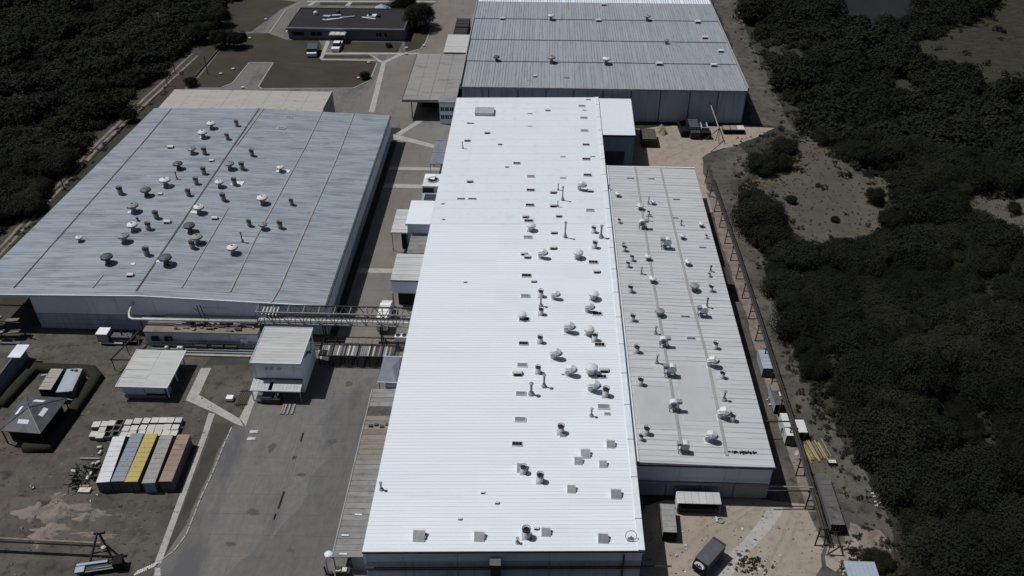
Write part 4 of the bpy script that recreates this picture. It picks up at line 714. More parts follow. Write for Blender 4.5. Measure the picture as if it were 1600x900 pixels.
t = thing('windowed_block', 'narrow grey two storey wall with small windows under the canopy roof', 'building', (-30.3, 262.5, 0)); box(-3.2, 2.2, -1, 4, 0, 7.5).build('wall', 'wall_blue', t)
for z in (4.6, 1.8):
    for x in (-2.8, -1.3, .2): f = box(x, x + 1.2, -1.06, -1, z, z + 1.4).build('window', 'glass', t); MB().box(x + .55, x + .65, -1.1, -1.06, z, z + 1.4).build('frame', 'wall_blue', f)
box(-3.5, 2.3, -1.15, 4.1, 7.5, 7.8).build('roof', 'sheet_grey', t)
t = thing('chiller_unit', 'white rooftop style chiller with a round black fan beside the wall', 'chiller', (-30.3, 216, 0)); box(-3, 1.8, -3.5, 3.6, 0, 4.6).build('housing', 'vent_white', t); MB().lathe([(1.7, 4.6), (1.7, 4.85), (1.4, 4.85), (1.4, 4.62)], 14, (-.3, 0, 0)).build('fan_ring', 'vent_grey', t); MB().lathe([(1.4, 4.66), (.01, 4.68)], 14, (-.3, 0, 0)).build('fan', 'black', t); box(-2.9, .2, -3.6, -3.5, 1, 4).build('grille', 'dark_metal', t); MB().hexa([(-2.8, 1), (0, .2), (.2, 3.3), (-2.8, 3.3)], 4.6, 4.72).build('lid', 'car_white', t)
t = thing('louvre_unit', 'blue-grey plant box with a big dark louvre beside the wall', 'plant unit', (-30.2, 206.8, 0)); box(-2.8, 2.4, -3, 3.6, 0, 3.6).build('housing', 'wall_low', t)
for k in range(6): box(-1.9, 2.2, -2.4 + k * .85, -1.9 + k * .85, 3.6, 3.72).build('louvre', 'black', t)
MB().box(-2.3, -1.95, -2.7, 3.2, 3.6, 3.85).box(-1.95, 2.4, -2.7, -2.45, 3.6, 3.85).box(-1.95, 2.4, 2.75, 3.0, 3.6, 3.85).build('frame', 'light_blue', t)
for i, (y, h) in enumerate(((202.2, 2.6), (199.4, 2.2), (196.6, 2.4))):
    t = thing('pump_unit', 'grey plant step with white drums against the white wall, {} from the near end'.format(ordw(2 - i)), 'plant unit', (-29.8, y, 0), 0, 'plant steps by the wall'); box(-2.6 - .3 * i, 2.2, -1.1, 1.3, 0, h).build('plinth', 'cont_side', t)
    for x in (-1.2, .3): MB().tube([(x, -.5, h + .3), (x + .4, .4, h + .45)], .32, 8).build('drum', 'vent_white', t)
t = thing('black_bin', 'black open skip bin standing in the corridor near the pumps', 'bin', (-34.6, 203.7, 0)); MB().box(-1.2, 1.2, -1, -.9, 0, 1.5).box(-1.2, 1.2, .9, 1, 0, 1.5).box(-1.2, -1.1, -.9, .9, 0, 1.5).box(1.1, 1.2, -.9, .9, 0, 1.5).box(-1.1, 1.1, -.9, .9, .05, .2).build('body', 'black', t); MB().bar((-1.1, 1.0, 1.5), (-1.1, 1.3, 2.3), .15).bar((1.1, 1.0, 1.5), (1.1, 1.3, 2.3), .15).build('arm', 'dark_metal', t)
o = box(-1, 1, -.6, .6, 0, .5).build('concrete_block', 'kerb'); o.location = (-35, 199.6, .014); tag(o, 'low pale concrete block beside the corridor crossing strip', 'block')
# loading canopy to the north, low roof, parked dark containers
t = thing('loading_canopy', 'wide grey flat canopy roof over the truck bay in the north yard', 'canopy', (-37, 286, 0))
for i in range(4): a, b = lerp(-9, 8.9, i / 4), lerp(-9, 8.9, (i + 1) / 4); MB().hexa([(a + .04, -21.0), (b - .04, -21.0), (b - .04, 18.6), (a + .04, 18.6)], 6.7, 7.0 + .02 * (i % 2)).build('roof_panel', 'canopy_roof', t)
box(-9.2, 9, -21.5, -21.05, 6.2, 7.15).build('fascia', 'seam', t); box(-9.25, -9.02, -21.05, 18.6, 6.4, 7.05).build('side_fascia', 'dark_seam', t)
posts(t, [(-6.2, -20.6), (-8.8, -2), (-8.8, 17), (8, -20.6)], 0, 6.6, .35, 'steel'); box(-4, 8.6, -12, 18, 0, 6.4).build('dark_fill', 'dark_void', t)  # near-black block painted as the shade beneath the canopy
t = thing('pale_lean_to', 'pale flat lean-to roof beside the far warehouse', 'lean-to', (-32.6, 320.5, 0)); shed_roof(t, -4.6, 4.4, -9.2, 9.2, 5.0, 3, 'sheet_light', .15); box(-4.4, 4.3, -9, 9, 0, 4.8).build('wall', 'wall_low', t)
for i, (y, l) in enumerate(((347.5, 10), (337.5, 8))):
    t = thing('dark_trailer', 'black box trailer by the far warehouse, {}'.format(['farther from the camera', 'beside the pale lean-to'][i]), 'trailer', (-32.8, y, 0), 0, 'black trailers'); box(-2.9, 2.6, -l / 2, l / 2, .9, 3.4).build('body', 'black', t); box(-2.6, 2.4, -l / 2 - .2, l / 2, .6, .9).build('chassis', 'dark_metal', t)
    for x in (-2.2, 2.0): MB().tube([(x, -l / 2 + 1, .5), (x + .3, -l / 2 + 1, .5)], .5, 10).build('wheel', 'tyre', t)
    for k in range(3): box(-2.7, 2.4, -l / 2 + .4 + k * l / 3, -l / 2 + .4 + (k + .75) * l / 3, 3.4, 3.5).build('roof_sheet', 'dark_metal', t)
# office
t = thing('office_building', 'low dark flat roofed office building with grey front and entrance canopy', 'office building', (-79, 347.8, 0))
box(-23.3, 23.4, -12, 12, 0, 4.2).build('wall', 'office_wall', t); box(-22.9, 23.0, -11.6, 11.8, 4.2, 4.35).build('roof', 'office_roof', t)
MB().box(-23.8, 23.9, -12.5, -11.8, 3.9, 4.7).build('front_parapet', 'office_wall', t); MB().box(-23.8, -23.3, -11.8, 12.2, 3.9, 4.6).box(23.4, 23.9, -11.8, 12.2, 3.9, 4.6).box(-23.3, 23.4, 11.8, 12.2, 3.9, 4.6).build('parapet', 'dark_metal', t)
box(-24, 24, -12.56, -12.5, 4.4, 4.75).build('coping', 'wall_grey', t)
for x, w in ((-21.5, 4.6), (-14.2, 2.1), (-11.8, 2.1), (12.2, .8), (13.4, .8), (15.6, .8)): f = box(x, x + w, -12.08, -12.0, 1.4, 3.0).build('window', 'glass', t); MB().box(x - .1, x + w + .1, -12.14, -12.08, 1.25, 1.4).build('sill', 'wall_grey', f)
cp = box(-6, .6, -16.5, -12.56, 3.2, 3.5).build('entrance_canopy', 'sheet_grey', t); MB().box(-5.8, -5.6, -16.3, -16.1, 0, 3.2).box(.3, .5, -16.3, -16.1, 0, 3.2).build('post', 'steel', cp)
for i in range(3): box(-5.6 + i * 2, -3.8 + i * 2, -16.2, -13, 3.5, 3.6).build('canopy_sheet', 'sheet_light', t)
for q, m in (([(-12, 1), (-9, .6), (-8.5, 2.6), (-11.5, 2.8)], 'flash'), ([(-8.3, 1.5), (-4.5, 2.4), (-4.9, 3.8), (-8.3, 3.2)], 'light_blue'), ([(-10.2, -3.2), (-5, -1), (-3, .2), (-9.4, -1.6)], 'vent_white'), ([(-4.6, -.2), (1.2, 2.0), (1.2, 2.6), (-4.6, .9)], 'flash'), ([(-11.5, -2.6), (-9.9, -3.2), (-9.5, -2.2), (-11.2, -1.4)], 'flash'), ([(4.2, .8), (10.2, -1.2), (10.4, -.4), (4.6, 1.6)], 'vent_white'), ([(6.2, 1.4), (10, 1.2), (10.2, 4.4), (6.4, 4)], 'vent_white')):
    z = random.uniform(.1, .5); MB().hexa(q, 4.3, 4.5 + z).build('roof_plate', m, t)
for x, y, m in ((-15.6, 4.8, 'vent_white'), (-6.5, 6.5, 'dark_metal'), (11, 2.5, 'dark_metal'), (7.6, 2.6, 'black')): MB().lathe([(.9, 0), (.9, .9), (.5, 1.3), (.01, 1.4)], 10, (x, y, 4.3)).build('roof_fan', m, t)
t = thing('tent_shelter', 'pale blue double peaked tent behind the office', 'tent', (-66.5, 366, 0))
for k in (-1, 1): MB().add([(k * 3 - 2.9, -3, 2.4), (k * 3 + 2.9, -3, 2.4), (k * 3 + 2.9, 3, 2.4), (k * 3 - 2.9, 3, 2.4), (k * 3, 0, 4.4)], [(0, 1, 4), (1, 2, 4), (2, 3, 4), (3, 0, 4), (3, 2, 1, 0)]).build('cover', 'light_blue', t)
posts(t, [(x, y) for x in (-5.8, 0, 5.8) for y in (-2.9, 2.9)], 0, 2.4, .12)
# ------------------------------------------------------------------ vehicles
def wheels(t, l, r=.42, w=.28, nm='wheel'):
    for x, y in l:
        o = MB().tube([(x - w / 2, y, r), (x + w / 2, y, r)], r, 14).build(nm, 'tyre', t); MB().tube([(x - w / 2 - .02, y, r), (x + w / 2 + .02, y, r)], r * .55, 10).build('rim', 'steel', o)
t = thing('white_pickup', 'white pickup parked nose to camera under the office canopy', 'pickup', (-80.8, 326.3, 0)); k = 1.55
MB().hexa([(-1 * k, -2.7 * k), (1 * k, -2.7 * k), (1 * k, 2.7 * k), (-1 * k, 2.7 * k)], .45, [1.0 * k, 1.0 * k, 1.05 * k, 1.05 * k]).build('body', 'car_white', t)
MB().add([(-.95 * k, -1.3 * k, 1.02 * k), (.95 * k, -1.3 * k, 1.02 * k), (.95 * k, 1.2 * k, 1.05 * k), (-.95 * k, 1.2 * k, 1.05 * k), (-.8 * k, -.6 * k, 1.65 * k), (.8 * k, -.6 * k, 1.65 * k), (.8 * k, .9 * k, 1.65 * k), (-.8 * k, .9 * k, 1.65 * k)], [(0, 1, 5, 4), (1, 2, 6, 5), (2, 3, 7, 6), (3, 0, 4, 7)]).build('window', 'glass', t)
box(-.8 * k, .8 * k, -.6 * k, .9 * k, 1.65 * k, 1.7 * k).build('roof', 'car_white', t); box(-.7 * k, .7 * k, 1.3 * k, 2.5 * k, 1.05 * k, 1.1 * k).build('bed', 'dark_metal', t); wheels(t, [(a * .95 * k, b * 1.7 * k) for a in (-1, 1) for b in (-1, 1)], .6)
for x in (-.75 * k, .5 * k): box(x, x + .25 * k, -2.74 * k, -2.7 * k, .8 * k, .95 * k).build('headlight', 'glass_grey', t)
t = thing('dark_pickup', 'blue-grey covered pickup with a white bonnet on the lawn edge', 'pickup', (*pt(489, 84), 0), .12); k = 1.9
box(-1 * k, 1 * k, -1.2 * k, 2.2 * k, .5, 1.5 * k).build('canopy', 'car_blue', t); box(-.95 * k, .95 * k, -2.1 * k, -1.2 * k, .5, .9 * k).build('bonnet', 'car_white', t)
MB().hexa([(-.9 * k, -1.45 * k), (.9 * k, -1.45 * k), (.9 * k, -1.2 * k), (-.9 * k, -1.2 * k)], .9 * k, [.95 * k, .95 * k, 1.4 * k, 1.4 * k]).build('windscreen', 'glass', t); wheels(t, [(a * .95 * k, b * 1.4 * k) for a in (-1, 1) for b in (-1, 1)], .7)
t = thing('white_truck', 'white lorry seen behind the pipe bridge in the corridor mouth', 'truck', (-35.6, 157, 0)); box(-1.25, 1.25, -4.5, 2.6, 1.0, 3.6).build('cargo_box', 'car_white', t)
for k in range(6): box(-1.28, 1.28, -4.4 + k * 1.16, -4.3 + k * 1.16, 3.6, 3.68).build('roof_rib', 'vent_grey', t)
MB().hexa([(-1.2, 2.8), (1.2, 2.8), (1.2, 4.7), (-1.2, 4.7)], .7, [3.0, 3.0, 2.7, 2.7]).build('cab', 'vent_white', t); box(-1.1, 1.1, 4.7, 4.74, 1.7, 2.6).build('windscreen', 'glass', t); box(-1, 1, -4.4, 4.6, .5, 1.0).build('chassis', 'dark_metal', t); wheels(t, [(a * 1.1, b) for a in (-1, 1) for b in (-3.2, -2.1, 3.6)], .48)
t = thing('flatbed_truck', 'white cabbed flatbed carrying dark machinery at the blue warehouse front', 'truck', (-94.8, 147.6, 0)); box(-4.6, -2.2, -1.2, 1.2, .7, 2.9).build('cab', 'light_blue', t); box(-4.7, -2.1, -1.25, 1.25, 2.9, 3.05).build('roof', 'car_white', t); box(-2.1, 4.2, -1.2, 1.2, .8, 1.1).build('bed', 'dark_metal', t); box(-1.8, 3, -.9, .8, 1.1, 2.0).build('load', 'truck_grey', t)
mb = MB(); r_ = random.Random(2)
for k in range(18): x, y = r_.uniform(-1.9, 3.8), r_.uniform(-1, 1.1); mb.bar((x, y, 1.1), (x + r_.uniform(-.4, .4), y, r_.uniform(1.9, 3.0)), .12)
mb.build('load_bar', 'black', t); box(-4.2, 1, -1.45, -1.25, .45, .7).build('side_rail', 'car_white', t); wheels(t, [(x, y) for x in () for y in ()]) 
for x in (-3.4, 1.6, 2.8):
    for y in (-1.1, 1.1): MB().tube([(x, y - .14, .45), (x, y + .14, .45)], .45, 12).build('wheel', 'tyre', t)
# dark box truck with the oval emblem
x, y = pt(1107, 864, 3.0); t = thing('box_truck', 'dark grey box truck with a white oval emblem on its nose', 'truck', (x + .2, y + .1, 0), -.72)
MB().hexa([(-1.25, -2.4), (1.25, -2.4), (1.25, 3.2), (-1.25, 3.2)], .8, [3.0] * 4).build('cargo_box', 'truck_grey', t); MB().hexa([(-1.2, -3.1), (1.2, -3.1), (1.2, -2.4), (-1.2, -2.4)], .6, [2.2, 2.2, 2.95, 2.95]).build('nose', 'black', t)
box(-1.3, 1.3, -2.45, 3.25, 2.95, 3.04).build('roof', 'truck_grey', t); box(-1.28, 1.28, 2.9, 3.3, 2.9, 3.12).build('roof_edge', 'dark_metal', t); box(-1.1, 1.1, -3, 3.1, .45, .8).build('chassis', 'black', t); wheels(t, [(a * 1.1, b) for a in (-1, 1) for b in (-2.2, 2.0)], .48)
em = MB(); n = 20   # oval on the sloping nose
def nose(a, b): return (a, -3.1 + .7 * (b - 2.2) / .75 - .03 if b > 2.2 else -3.13, b)
em.add([nose(.95 * math.cos(k * 2 * math.pi / n), 2.32 + .42 * math.sin(k * 2 * math.pi / n)) for k in range(n)] + [nose(0, 2.32)], [((k + 1) % n, k, n) for k in range(n)])
e = em.build('emblem', 'litter', t); mk_ = MB()
for a, b, c, d in ((-.55, 2.2, -.4, 2.45), (-.4, 2.45, -.25, 2.2), (-.1, 2.2, .02, 2.5), (.02, 2.5, .14, 2.22), (.14, 2.22, .3, 2.45), (.45, 2.2, .5, 2.46), (-.62, 2.34, -.5, 2.34)):
    p, q = nose(a, b), nose(c, d); mk_.bar((p[0], p[1] - .03, p[2]), (q[0], q[1] - .03, q[2]), .07)
mk_.build('lettering', 'black', e)
# ------------------------------------------------------------------ containers
def container(name, label, cat, x, y, rz, L, Wd, Hh, roof, side, group=None, left=None, doors=True, step=.42):  # side colour is darkened for walls in shade, left keeps the sunlit tone
    """x, y: centre of the near end; the box runs away along local +y"""
    t = thing(name, label, cat, (x, y, 0), rz, group); w = Wd / 2
    box(-w + .12, w - .12, .12, L - .12, .12, Hh - .1).build('core', side, t)
    for s in (-1, 1):
        mb = MB(); n = int(L / step); P = []
        for k in range(n + 1): yy = lerp(.1, L - .1, k / n); P.append((s * (w - (.0 if k % 2 else .05)), yy))
        mb.add([(a, b, z) for a, b in P for z in (.25, Hh - .15)], [((2 * k, 2 * k + 2, 2 * k + 3, 2 * k + 1) if s > 0 else (2 * k, 2 * k + 1, 2 * k + 3, 2 * k + 2)) for k in range(n)]); mb.build('side_wall', (left or side) if s < 0 else side, t)
    mb = MB().box(-w, w, 0, L, Hh - .15, Hh)
    for k in range(1, int(L / 1.2)): yy = k * L / int(L / 1.2); mb.box(-w + .1, w - .1, yy - .05, yy + .05, Hh - .02, Hh + .05)
    mb.build('roof', roof, t); MB().box(-w - .01, w + .01, -.02, .12, 0, .2).box(-w - .01, -w + .14, -.02, .12, .2, Hh - .15).box(w - .14, w + .01, -.02, .12, .2, Hh - .15).box(-w, -w + .15, 0, L, .0, .2).box(w - .15, w, 0, L, 0, .2).build('frame', side, t)
    if doors:
        for s in (-1, 1):
            a, b = sorted((s * .04, s * (w - .16))); d = box(a, b, .02, .1, .2, Hh - .18).build('door', side if roof != 'cont_grey' else 'light_blue', t); mb = MB()
            for f in (.3, .75): mb.bar((s * w * f, -.02, .25), (s * w * f, -.02, Hh - .25), .05)
            mb.build('locking_bar', 'steel', d)
    return t
G = 'shipping containers parked side by side'
for nm, lab, cx, cy, rz, L, m, sd in (('white', 'long white container, leftmost of the five parked side by side', -80.1, 104.4, .135, 11.6, 'cont_white', 'cont_side'), ('blue', 'blue-grey container between the white one and the yellow one', -77.45, 104.7, .075, 12.2, 'cont_blue', 'truck_grey'), ('yellow', 'yellow roofed container in the middle of the five', -74.9, 104.7, .056, 12.2, 'yellow', 'cont_dark'), ('grey', 'weathered grey container between the yellow and brown ones', -71.55, 104.5, .072, 12.2, 'cont_grey', 'cont_dark'), ('brown', 'rusty brown roofed container, rightmost of the five', -68.55, 105.0, .045, 11.9, 'cont_brown', 'cont_side')):
    container('shipping_container', lab, 'container', cx, cy, rz, L, 2.44, 2.8, m, sd, G)
G = 'small containers beside the pipe rack'
container('shipping_container', 'blue-grey container standing farthest along the pipe rack', 'container', 50.3, 140.9, .0, 6.06, 2.4, 2.6, 'light_blue', 'cont_dark', G, 'light_blue')
t = container('shipping_container', 'brown roofed blue sided container with a white patch, by the pipe rack', 'container', 50.65, 129.8, .02, 6.06, 2.4, 2.6, 'cont_dark', 'black', G, 'light_blue'); box(.2, 1.1, 2.6, 3.8, 2.6, 2.68).build('roof_patch', 'litter', t); box(-1.1, .9, 4.2, 6, 2.58, 2.64).build('roof_sheet', 'cont_brown', t); MB().bar((.8, .3, 2.6), (.8, .3, 3.2), .15).build('vent', 'black', t)
t = container('shipping_container', 'white container with a dark mark on its left side', 'container', 50.9, 121.0, .02, 6.2, 2.2, 2.8, 'cont_white', 'cont_dark', G, 'cont_white'); MB().box(-1.16, -1.1, 2.5, 3.3, 1.0, 1.4).box(-1.17, -1.11, 2.75, 3.05, .6, 1.9).build('mark', 'black', t)
t = thing('site_cabin', 'low white roofed cabin tucked behind the white container', 'cabin', (53.4, 124.3, 0)); box(-.85, .85, -1.6, 1.6, 0, 2.0).build('wall', 'cont_dark', t); box(-.95, .95, -1.75, 1.75, 2.0, 2.2).build('roof', 'cont_white', t); box(-.3, .3, -1.64, -1.6, .1, 1.8).build('door', 'black', t)
t = container('long_trailer', 'long dark grey trailer at the scrub edge by the pipe rack end', 'trailer', 54.4, 99.8, 0, 11.8, 2.2, 2.6, 'cont_dark', 'black', None, 'cont_dark'); MB().hexa([(-1.35, .1), (-1.1, .1), (-1.1, 11.7), (-1.35, 11.7)], 2.0, [2.3, 2.75, 2.75, 2.3]).build('side_bevel', 'cont_side', t)
t = thing('open_shelter', 'white roofed open shelter with dark front beside the annex', 'shelter', (30.3, 104.6, 0)); 
for i in range(6): a = lerp(-3.9, 3.9, i / 6); MB().hexa([(a + .02, -1.3), (a + 1.28, -1.3), (a + 1.28, 1.3), (a + .02, 1.3)], [2.85, 2.85, 3.0, 3.0], [2.95, 2.95, 3.1, 3.1]).build('roof_sheet', 'sheet_light', t)
posts(t, [(-3.8, -1.2), (3.8, -1.2), (-3.8, 1.2), (3.8, 1.2)], 0, 2.9, .15); box(-3.7, 3.7, .3, 1.2, 0, 2.8).build('back_wall', 'black', t); box(-4.0, -3.85, -1.3, 1.3, .8, 2.9).build('end_panel', 'white_trim', t); box(-3.2, 3.0, -1.0, .2, .1, 1.1).build('shelf', 'dark_metal', t)
container('shipping_container', 'stained pale container standing in the shade left of the shelter', 'container', 24.3, 97.1, -.03, 6.2, 2.4, 2.6, 'cont_grey', 'black', None, 'cont_grey', False)
# white crates in three rows
def crate(x, y, lab, full=True, s=1.0, rz=.03):
    t = thing('plastic_crate', lab, 'crate', (x, y, 0), rz, 'white crates in rows'); h = .74 * s
    if full:
        box(-h, h, -h, h, .15, .98).build('bag', 'crate_side', t); MB().hexa([(-h, -h), (h, -h), (h, h), (-h, h)], .98, [1.04, 1.04, 1.07, 1.07]).build('lid', 'crate', t)
    else:
        MB().box(-h, h, -h, -h + .1, .15, 1.0).box(-h, h, h - .1, h, .15, 1.0).box(-h, -h + .1, -h + .1, h - .1, .15, 1.0).box(h - .1, h, -h + .1, h - .1, .15, 1.0).build('frame', 'crate_side', t); box(-h + .12, h - .12, -h + .12, h - .12, .15, .3).build('floor', 'black', t)
    box(-h, h, -h, h, 0, .13).build('pallet', 'dark_metal', t)
rows = [('back row', [195, 280, 350, -430, 520, 610, 700, 785, 865, 940, 1020], [148, 142, 135, 125, 125, 113, 110, 106, 105, 105, 105]), ('middle row', [255, -400, 495, 577, 665, 748, 827, 907, 990], [200, 182, 190, 185, 178, 178, 178, 175, 175]), ('front row', [170, 235, -305, -390, 470, 552, 650, 730, 810, 895, 975], [245, 258, 247, 240, 250, 245, 233, 232, 235, 235, 235])]
for nm, us, vs in rows:
    for i, (u, v) in enumerate(zip(us, vs)): x, y = pt(120 + abs(u) / 6.43, 640 + v / 6.43, 1.02); crate(x, y, '{} plastic crate in the {}, {} from the left'.format('white lidded' if u > 0 else 'empty dark', nm, ordw(i)), u > 0, random.uniform(.9, 1.05), random.uniform(-.05, .09))
# ------------------------------------------------------------------ left yard structures
t = thing('gazebo', 'dark slate pyramid roof shelter with white roof lights', 'shelter', (-100.5, 120.2, 0), -.06); e = [(-4.3, -5.0), (4.2, -5.0), (4.4, 5.0), (-4.4, 5.0)]; ap = (-.3, -.2, 6.0)
for i in range(4):
    a, b = e[i], e[(i + 1) % 4]; MB().add([(*a, 4), (*b, 4), ap, (*a, 3.85), (*b, 3.85), (ap[0], ap[1], 5.85)], [(0, 1, 2), (3, 5, 4), (0, 3, 4, 1), (1, 4, 5, 2), (2, 5, 3, 0)]).build('roof_slope', 'roof_slate', t)
    MB().bar((*a, 4.03), (ap[0], ap[1], 6.05), .12).build('hip_cap', 'seam' if i == 1 else 'roof_slate', t)
    m0 = np.array([(a[0] + b[0]) / 2, (a[1] + b[1]) / 2, 4]); d = np.array(ap) - m0; c = m0 + d * .42; ed = np.array([b[0] - a[0], b[1] - a[1], 0]); ed = ed / np.linalg.norm(ed) * 1.1; dd = d / np.linalg.norm(d) * .45; up = np.array((0, 0, .06))
    nn = np.cross(ed, dd); nn = nn / np.linalg.norm(nn) * .06; q = [c - ed - dd, c + ed - dd, c + ed + dd, c - ed + dd]
    MB().add([tuple(p - nn) for p in q] + [tuple(p + nn) for p in q], [(3, 2, 1, 0), (4, 5, 6, 7), (0, 1, 5, 4), (1, 2, 6, 5), (2, 3, 7, 6), (3, 0, 4, 7)]).build('roof_light', 'white_trim', t)
posts(t, [(-4, -4.7), (3.9, -4.7), (4, 4.7), (-4, 4.7)], 0, 3.9, .2, 'dark_metal'); box(-3.4, 3.2, -4, 4.2, 0, 3.4).build('plant', 'dark_void', t); MB().bar((4, 4.8, 3.9), (5.6, 4.7, 3.9), .15).build('arm', 'steel', t)
t = thing('treatment_tank', 'pale blue topped box tank with vents inside the dark hedge', 'tank', (-98.4, 131.3, 0), .12); box(-1.7, 1.5, -3.6, 3.6, 0, 2.9).build('body', 'cont_side', t); box(-1.75, .9, -3.6, 3.6, 2.9, 3.05).build('lid', 'light_blue', t); box(.9, 1.55, -3.55, 3.4, 2.85, 3.12).build('edge', 'flash', t); MB().lathe([(.35, 3.0), (.35, 3.5), (.1, 3.6)], 10, (.3, 2.9, 0)).build('vent', 'vent_grey', t); MB().lathe([(.3, 3.0), (.3, 3.4), (.1, 3.5)], 10, (-.6, 3.1, 0)).build('vent', 'vent_grey', t); box(1.5, 1.56, -.4, .3, 1.6, 2.3).build('hatch', 'black', t); box(-.4, -.1, -3.7, -3.6, .6, 1.3).build('valve', 'car_white', t)
t = thing('slatted_tank', 'brown slatted cover tank left of the pale blue tank', 'tank', (-103.1, 132.2, 0), .04); box(-1.3, 1.2, -3.2, 3.2, 0, 2.2).build('body', 'black', t)
for k in range(9): MB().hexa([(-1.35, -3.2 + k * .72), (1.25, -3.2 + k * .72), (1.25, -2.6 + k * .72), (-1.35, -2.6 + k * .72)], 2.2, [2.4 + .1 * (k % 2), 2.3, 2.35, 2.45]).build('slat', 'backroof', t)
MB().tube([(-2.6, 1.2, 2.2), (-1.2, 1.3, 2.3)], .3, 8).build('pipe', 'steel', t)
t = thing('left_block', 'dark roofed block cut by the left edge with a pale slab', 'building', (-118, 134, 0)); box(-14, 4.6, -9, 7.6, 0, 3.7).build('wall', 'wall_low', t); box(-14, 4.3, -9, 7.2, 3.7, 3.75).build('roof', 'soil', t); MB().box(4.3, 4.75, -9, 7.7, 3.5, 3.95).box(-14, 4.3, 7.2, 7.7, 3.5, 4.2).build('parapet', 'cont_side', t); box(3.7, 6.5, 2.7, 7.0, 3.96, 4.15).build('slab', 'white_trim', t)
# clipped hedge round the tanks: three runs
HG = np.array(pts([(2, 636), (56, 577), (143, 581), (152, 592), (76, 700), (40, 700)]))
def offset(l, d):
    out = []
    for i, p in enumerate(l):
        a = l[max(i - 1, 0)]; b = l[min(i + 1, len(l) - 1)]; t1 = p - a if i else b - p; t2 = b - p if i < len(l) - 1 else t1
        t1 = t1 / np.linalg.norm(t1); t2 = t2 / np.linalg.norm(t2); n1 = np.array((-t1[1], t1[0])); n2 = np.array((-t2[1], t2[0])); n = n1 + n2; n = n / np.linalg.norm(n); out.append(p + n * d / max(.5, n @ n1))
    return out
PR = [(1.25, 0), (1.2, .9), (.8, 1.35), (-.8, 1.35), (-1.2, .9), (-1.25, 0)]; mb = MB(); fine = []
for a, b in zip(HG, HG[1:]): n = max(2, int(np.linalg.norm(b - a) / 2)); fine += [a + (b - a) * k / n for k in range(n)]
fine.append(HG[-1]); rows = [[(*p, z + random.uniform(-.1, .1) * (z > .5)) for p in offset(fine, d + random.uniform(-.05, .05))] for d, z in PR]; n = len(fine)
mb.add([v for r in rows for v in r], [(j * n + k, j * n + k + 1, (j + 1) * n + k + 1, (j + 1) * n + k) for j in range(5) for k in range(n - 1)] + [tuple(j * n for j in range(6)), tuple(j * n + n - 1 for j in range(6))[::-1]]); o = mb.build('hedge', 'hedge', None, True) 
tag(o, 'dark clipped hedge running round the tanks and pyramid roof shelter', 'hedge')
t = thing('scrap_shelter', 'dark open lean-to with scrap sheets under the blue warehouse left corner', 'lean-to', (-121.5, 151, 0)); posts(t, [(-6, -3), (-6, 2.5), (-1, -3.2), (4.2, -2.6)], 0, 5.2, .25, 'rack_steel')
for x, y, z, w, d, m in ((-7, -3, 5.2, 3.2, 1.6, 'rubble'), (-3.6, -2.6, 5.0, 3.4, 1.2, 'sheet_grey'), (.4, -2.4, 4.2, 3.0, 1.3, 'sheet_brown'), (-6.6, -1.0, 3.4, 3.6, 1.6, 'dark_metal'), (-2, -4.6, 2.4, 2.4, 1.4, 'sheet_grey'), (1.0, -3.8, 2.0, 2.6, 1.6, 'sheet_brown'), (-7, .8, 5.6, 4, 1.5, 'soil_dark')): MB().hexa([(x, y), (x + w, y + .2), (x + w, y + d), (x, y + d - .1)], z - .1, [z, z + .3, z + .2, z]).build('scrap_sheet', m, t)
MB().bar((-7, -3, 5.4), (4, -2.6, 4.2), .2).bar((-6, 2.5, 5.2), (5, 2.6, 5.0), .2).build('beam', 'rack_steel', t); box(-7, 4.8, -2.2, 8, .01, .04).build('floor', 'soil_dark', t)
# triangular pipe frame
t = thing('bent_pipe', 'bent grey pipe frame on posts beside the flatbed truck', 'pipe frame', (-89, 143, 0)); MB().tube([(-.9, 4.6, 3.2), (-3.4, -5.2, 3.2), (3.4, -5.0, 3.2)], .2, 8).build('pipe', 'rack_steel', t); posts(t, [(-.9, 4.4), (-3.3, -5.0), (3.2, -4.9), (-2.1, 0)], 0, 3.1, .14, 'dark_metal'); MB().bar((-.9, 4.4, 3), (.8, -2, .2), .1).build('stay', 'dark_metal', t)
# pipe and trestle in the near left corner
t = thing('corner_trestle', 'dark A-frame trestle holding a long pipe in the near left corner', 'trestle', (*pt(166, 868), 0)); x, y = pt(166, 868)
MB().bar((-2.0, -2.6, 0), (-.2, .6, 5.6), .28).build('leg', 'dark_metal', t); MB().bar((1.9, -1.2, 0), (.1, .6, 5.6), .28).build('leg', 'dark_metal', t); MB().bar((-1.3, 2.4, 0), (-.1, .6, 5.6), .28).build('leg', 'dark_metal', t); MB().bar((-.9, .6, 5.4), (.9, .9, 5.4), .5).build('head', 'dark_metal', t)
MB().tube([(-34, 1.0, 3.0), (-.2, .3, 3.0)], .22, 8).build('pipe', 'pipe_tan', t); MB().bar((-34, .6, 2.6), (-.4, .0, 2.6), .2).build('beam', 'black', t); MB().lathe([(.35, 0), (.45, .5), (.01, .7)], 8, (.6, -.5, 2.6)).build('lamp', 'litter', t); MB().bar((-1.3, -1.2, 2.2), (1.3, -.6, 2.2), .2).build('brace', 'dark_metal', t)
t = thing('low_loader', 'dark low trailer with a pale blue plate bed in the near corner', 'trailer', (*pt(158, 890), 0), .22); MB().box(-3.6, 3.4, -.9, .9, .6, .85).build('bed', 'dark_metal', t); MB().hexa([(-3.8, .5), (1.2, .5), (1.2, .95), (-3.8, .95)], .85, [1.3, 1.2, 1.2, 1.3]).build('plate', 'light_blue', t); box(-3.9, -2.4, -.8, .4, .85, 1.2).build('tail_plate', 'light_blue', t); MB().bar((-2.2, -.8, .95), (2.4, -.8, .95), .12).bar((-1, -.3, .95), (3.2, -.3, .95), .14).build('rail', 'steel', t)
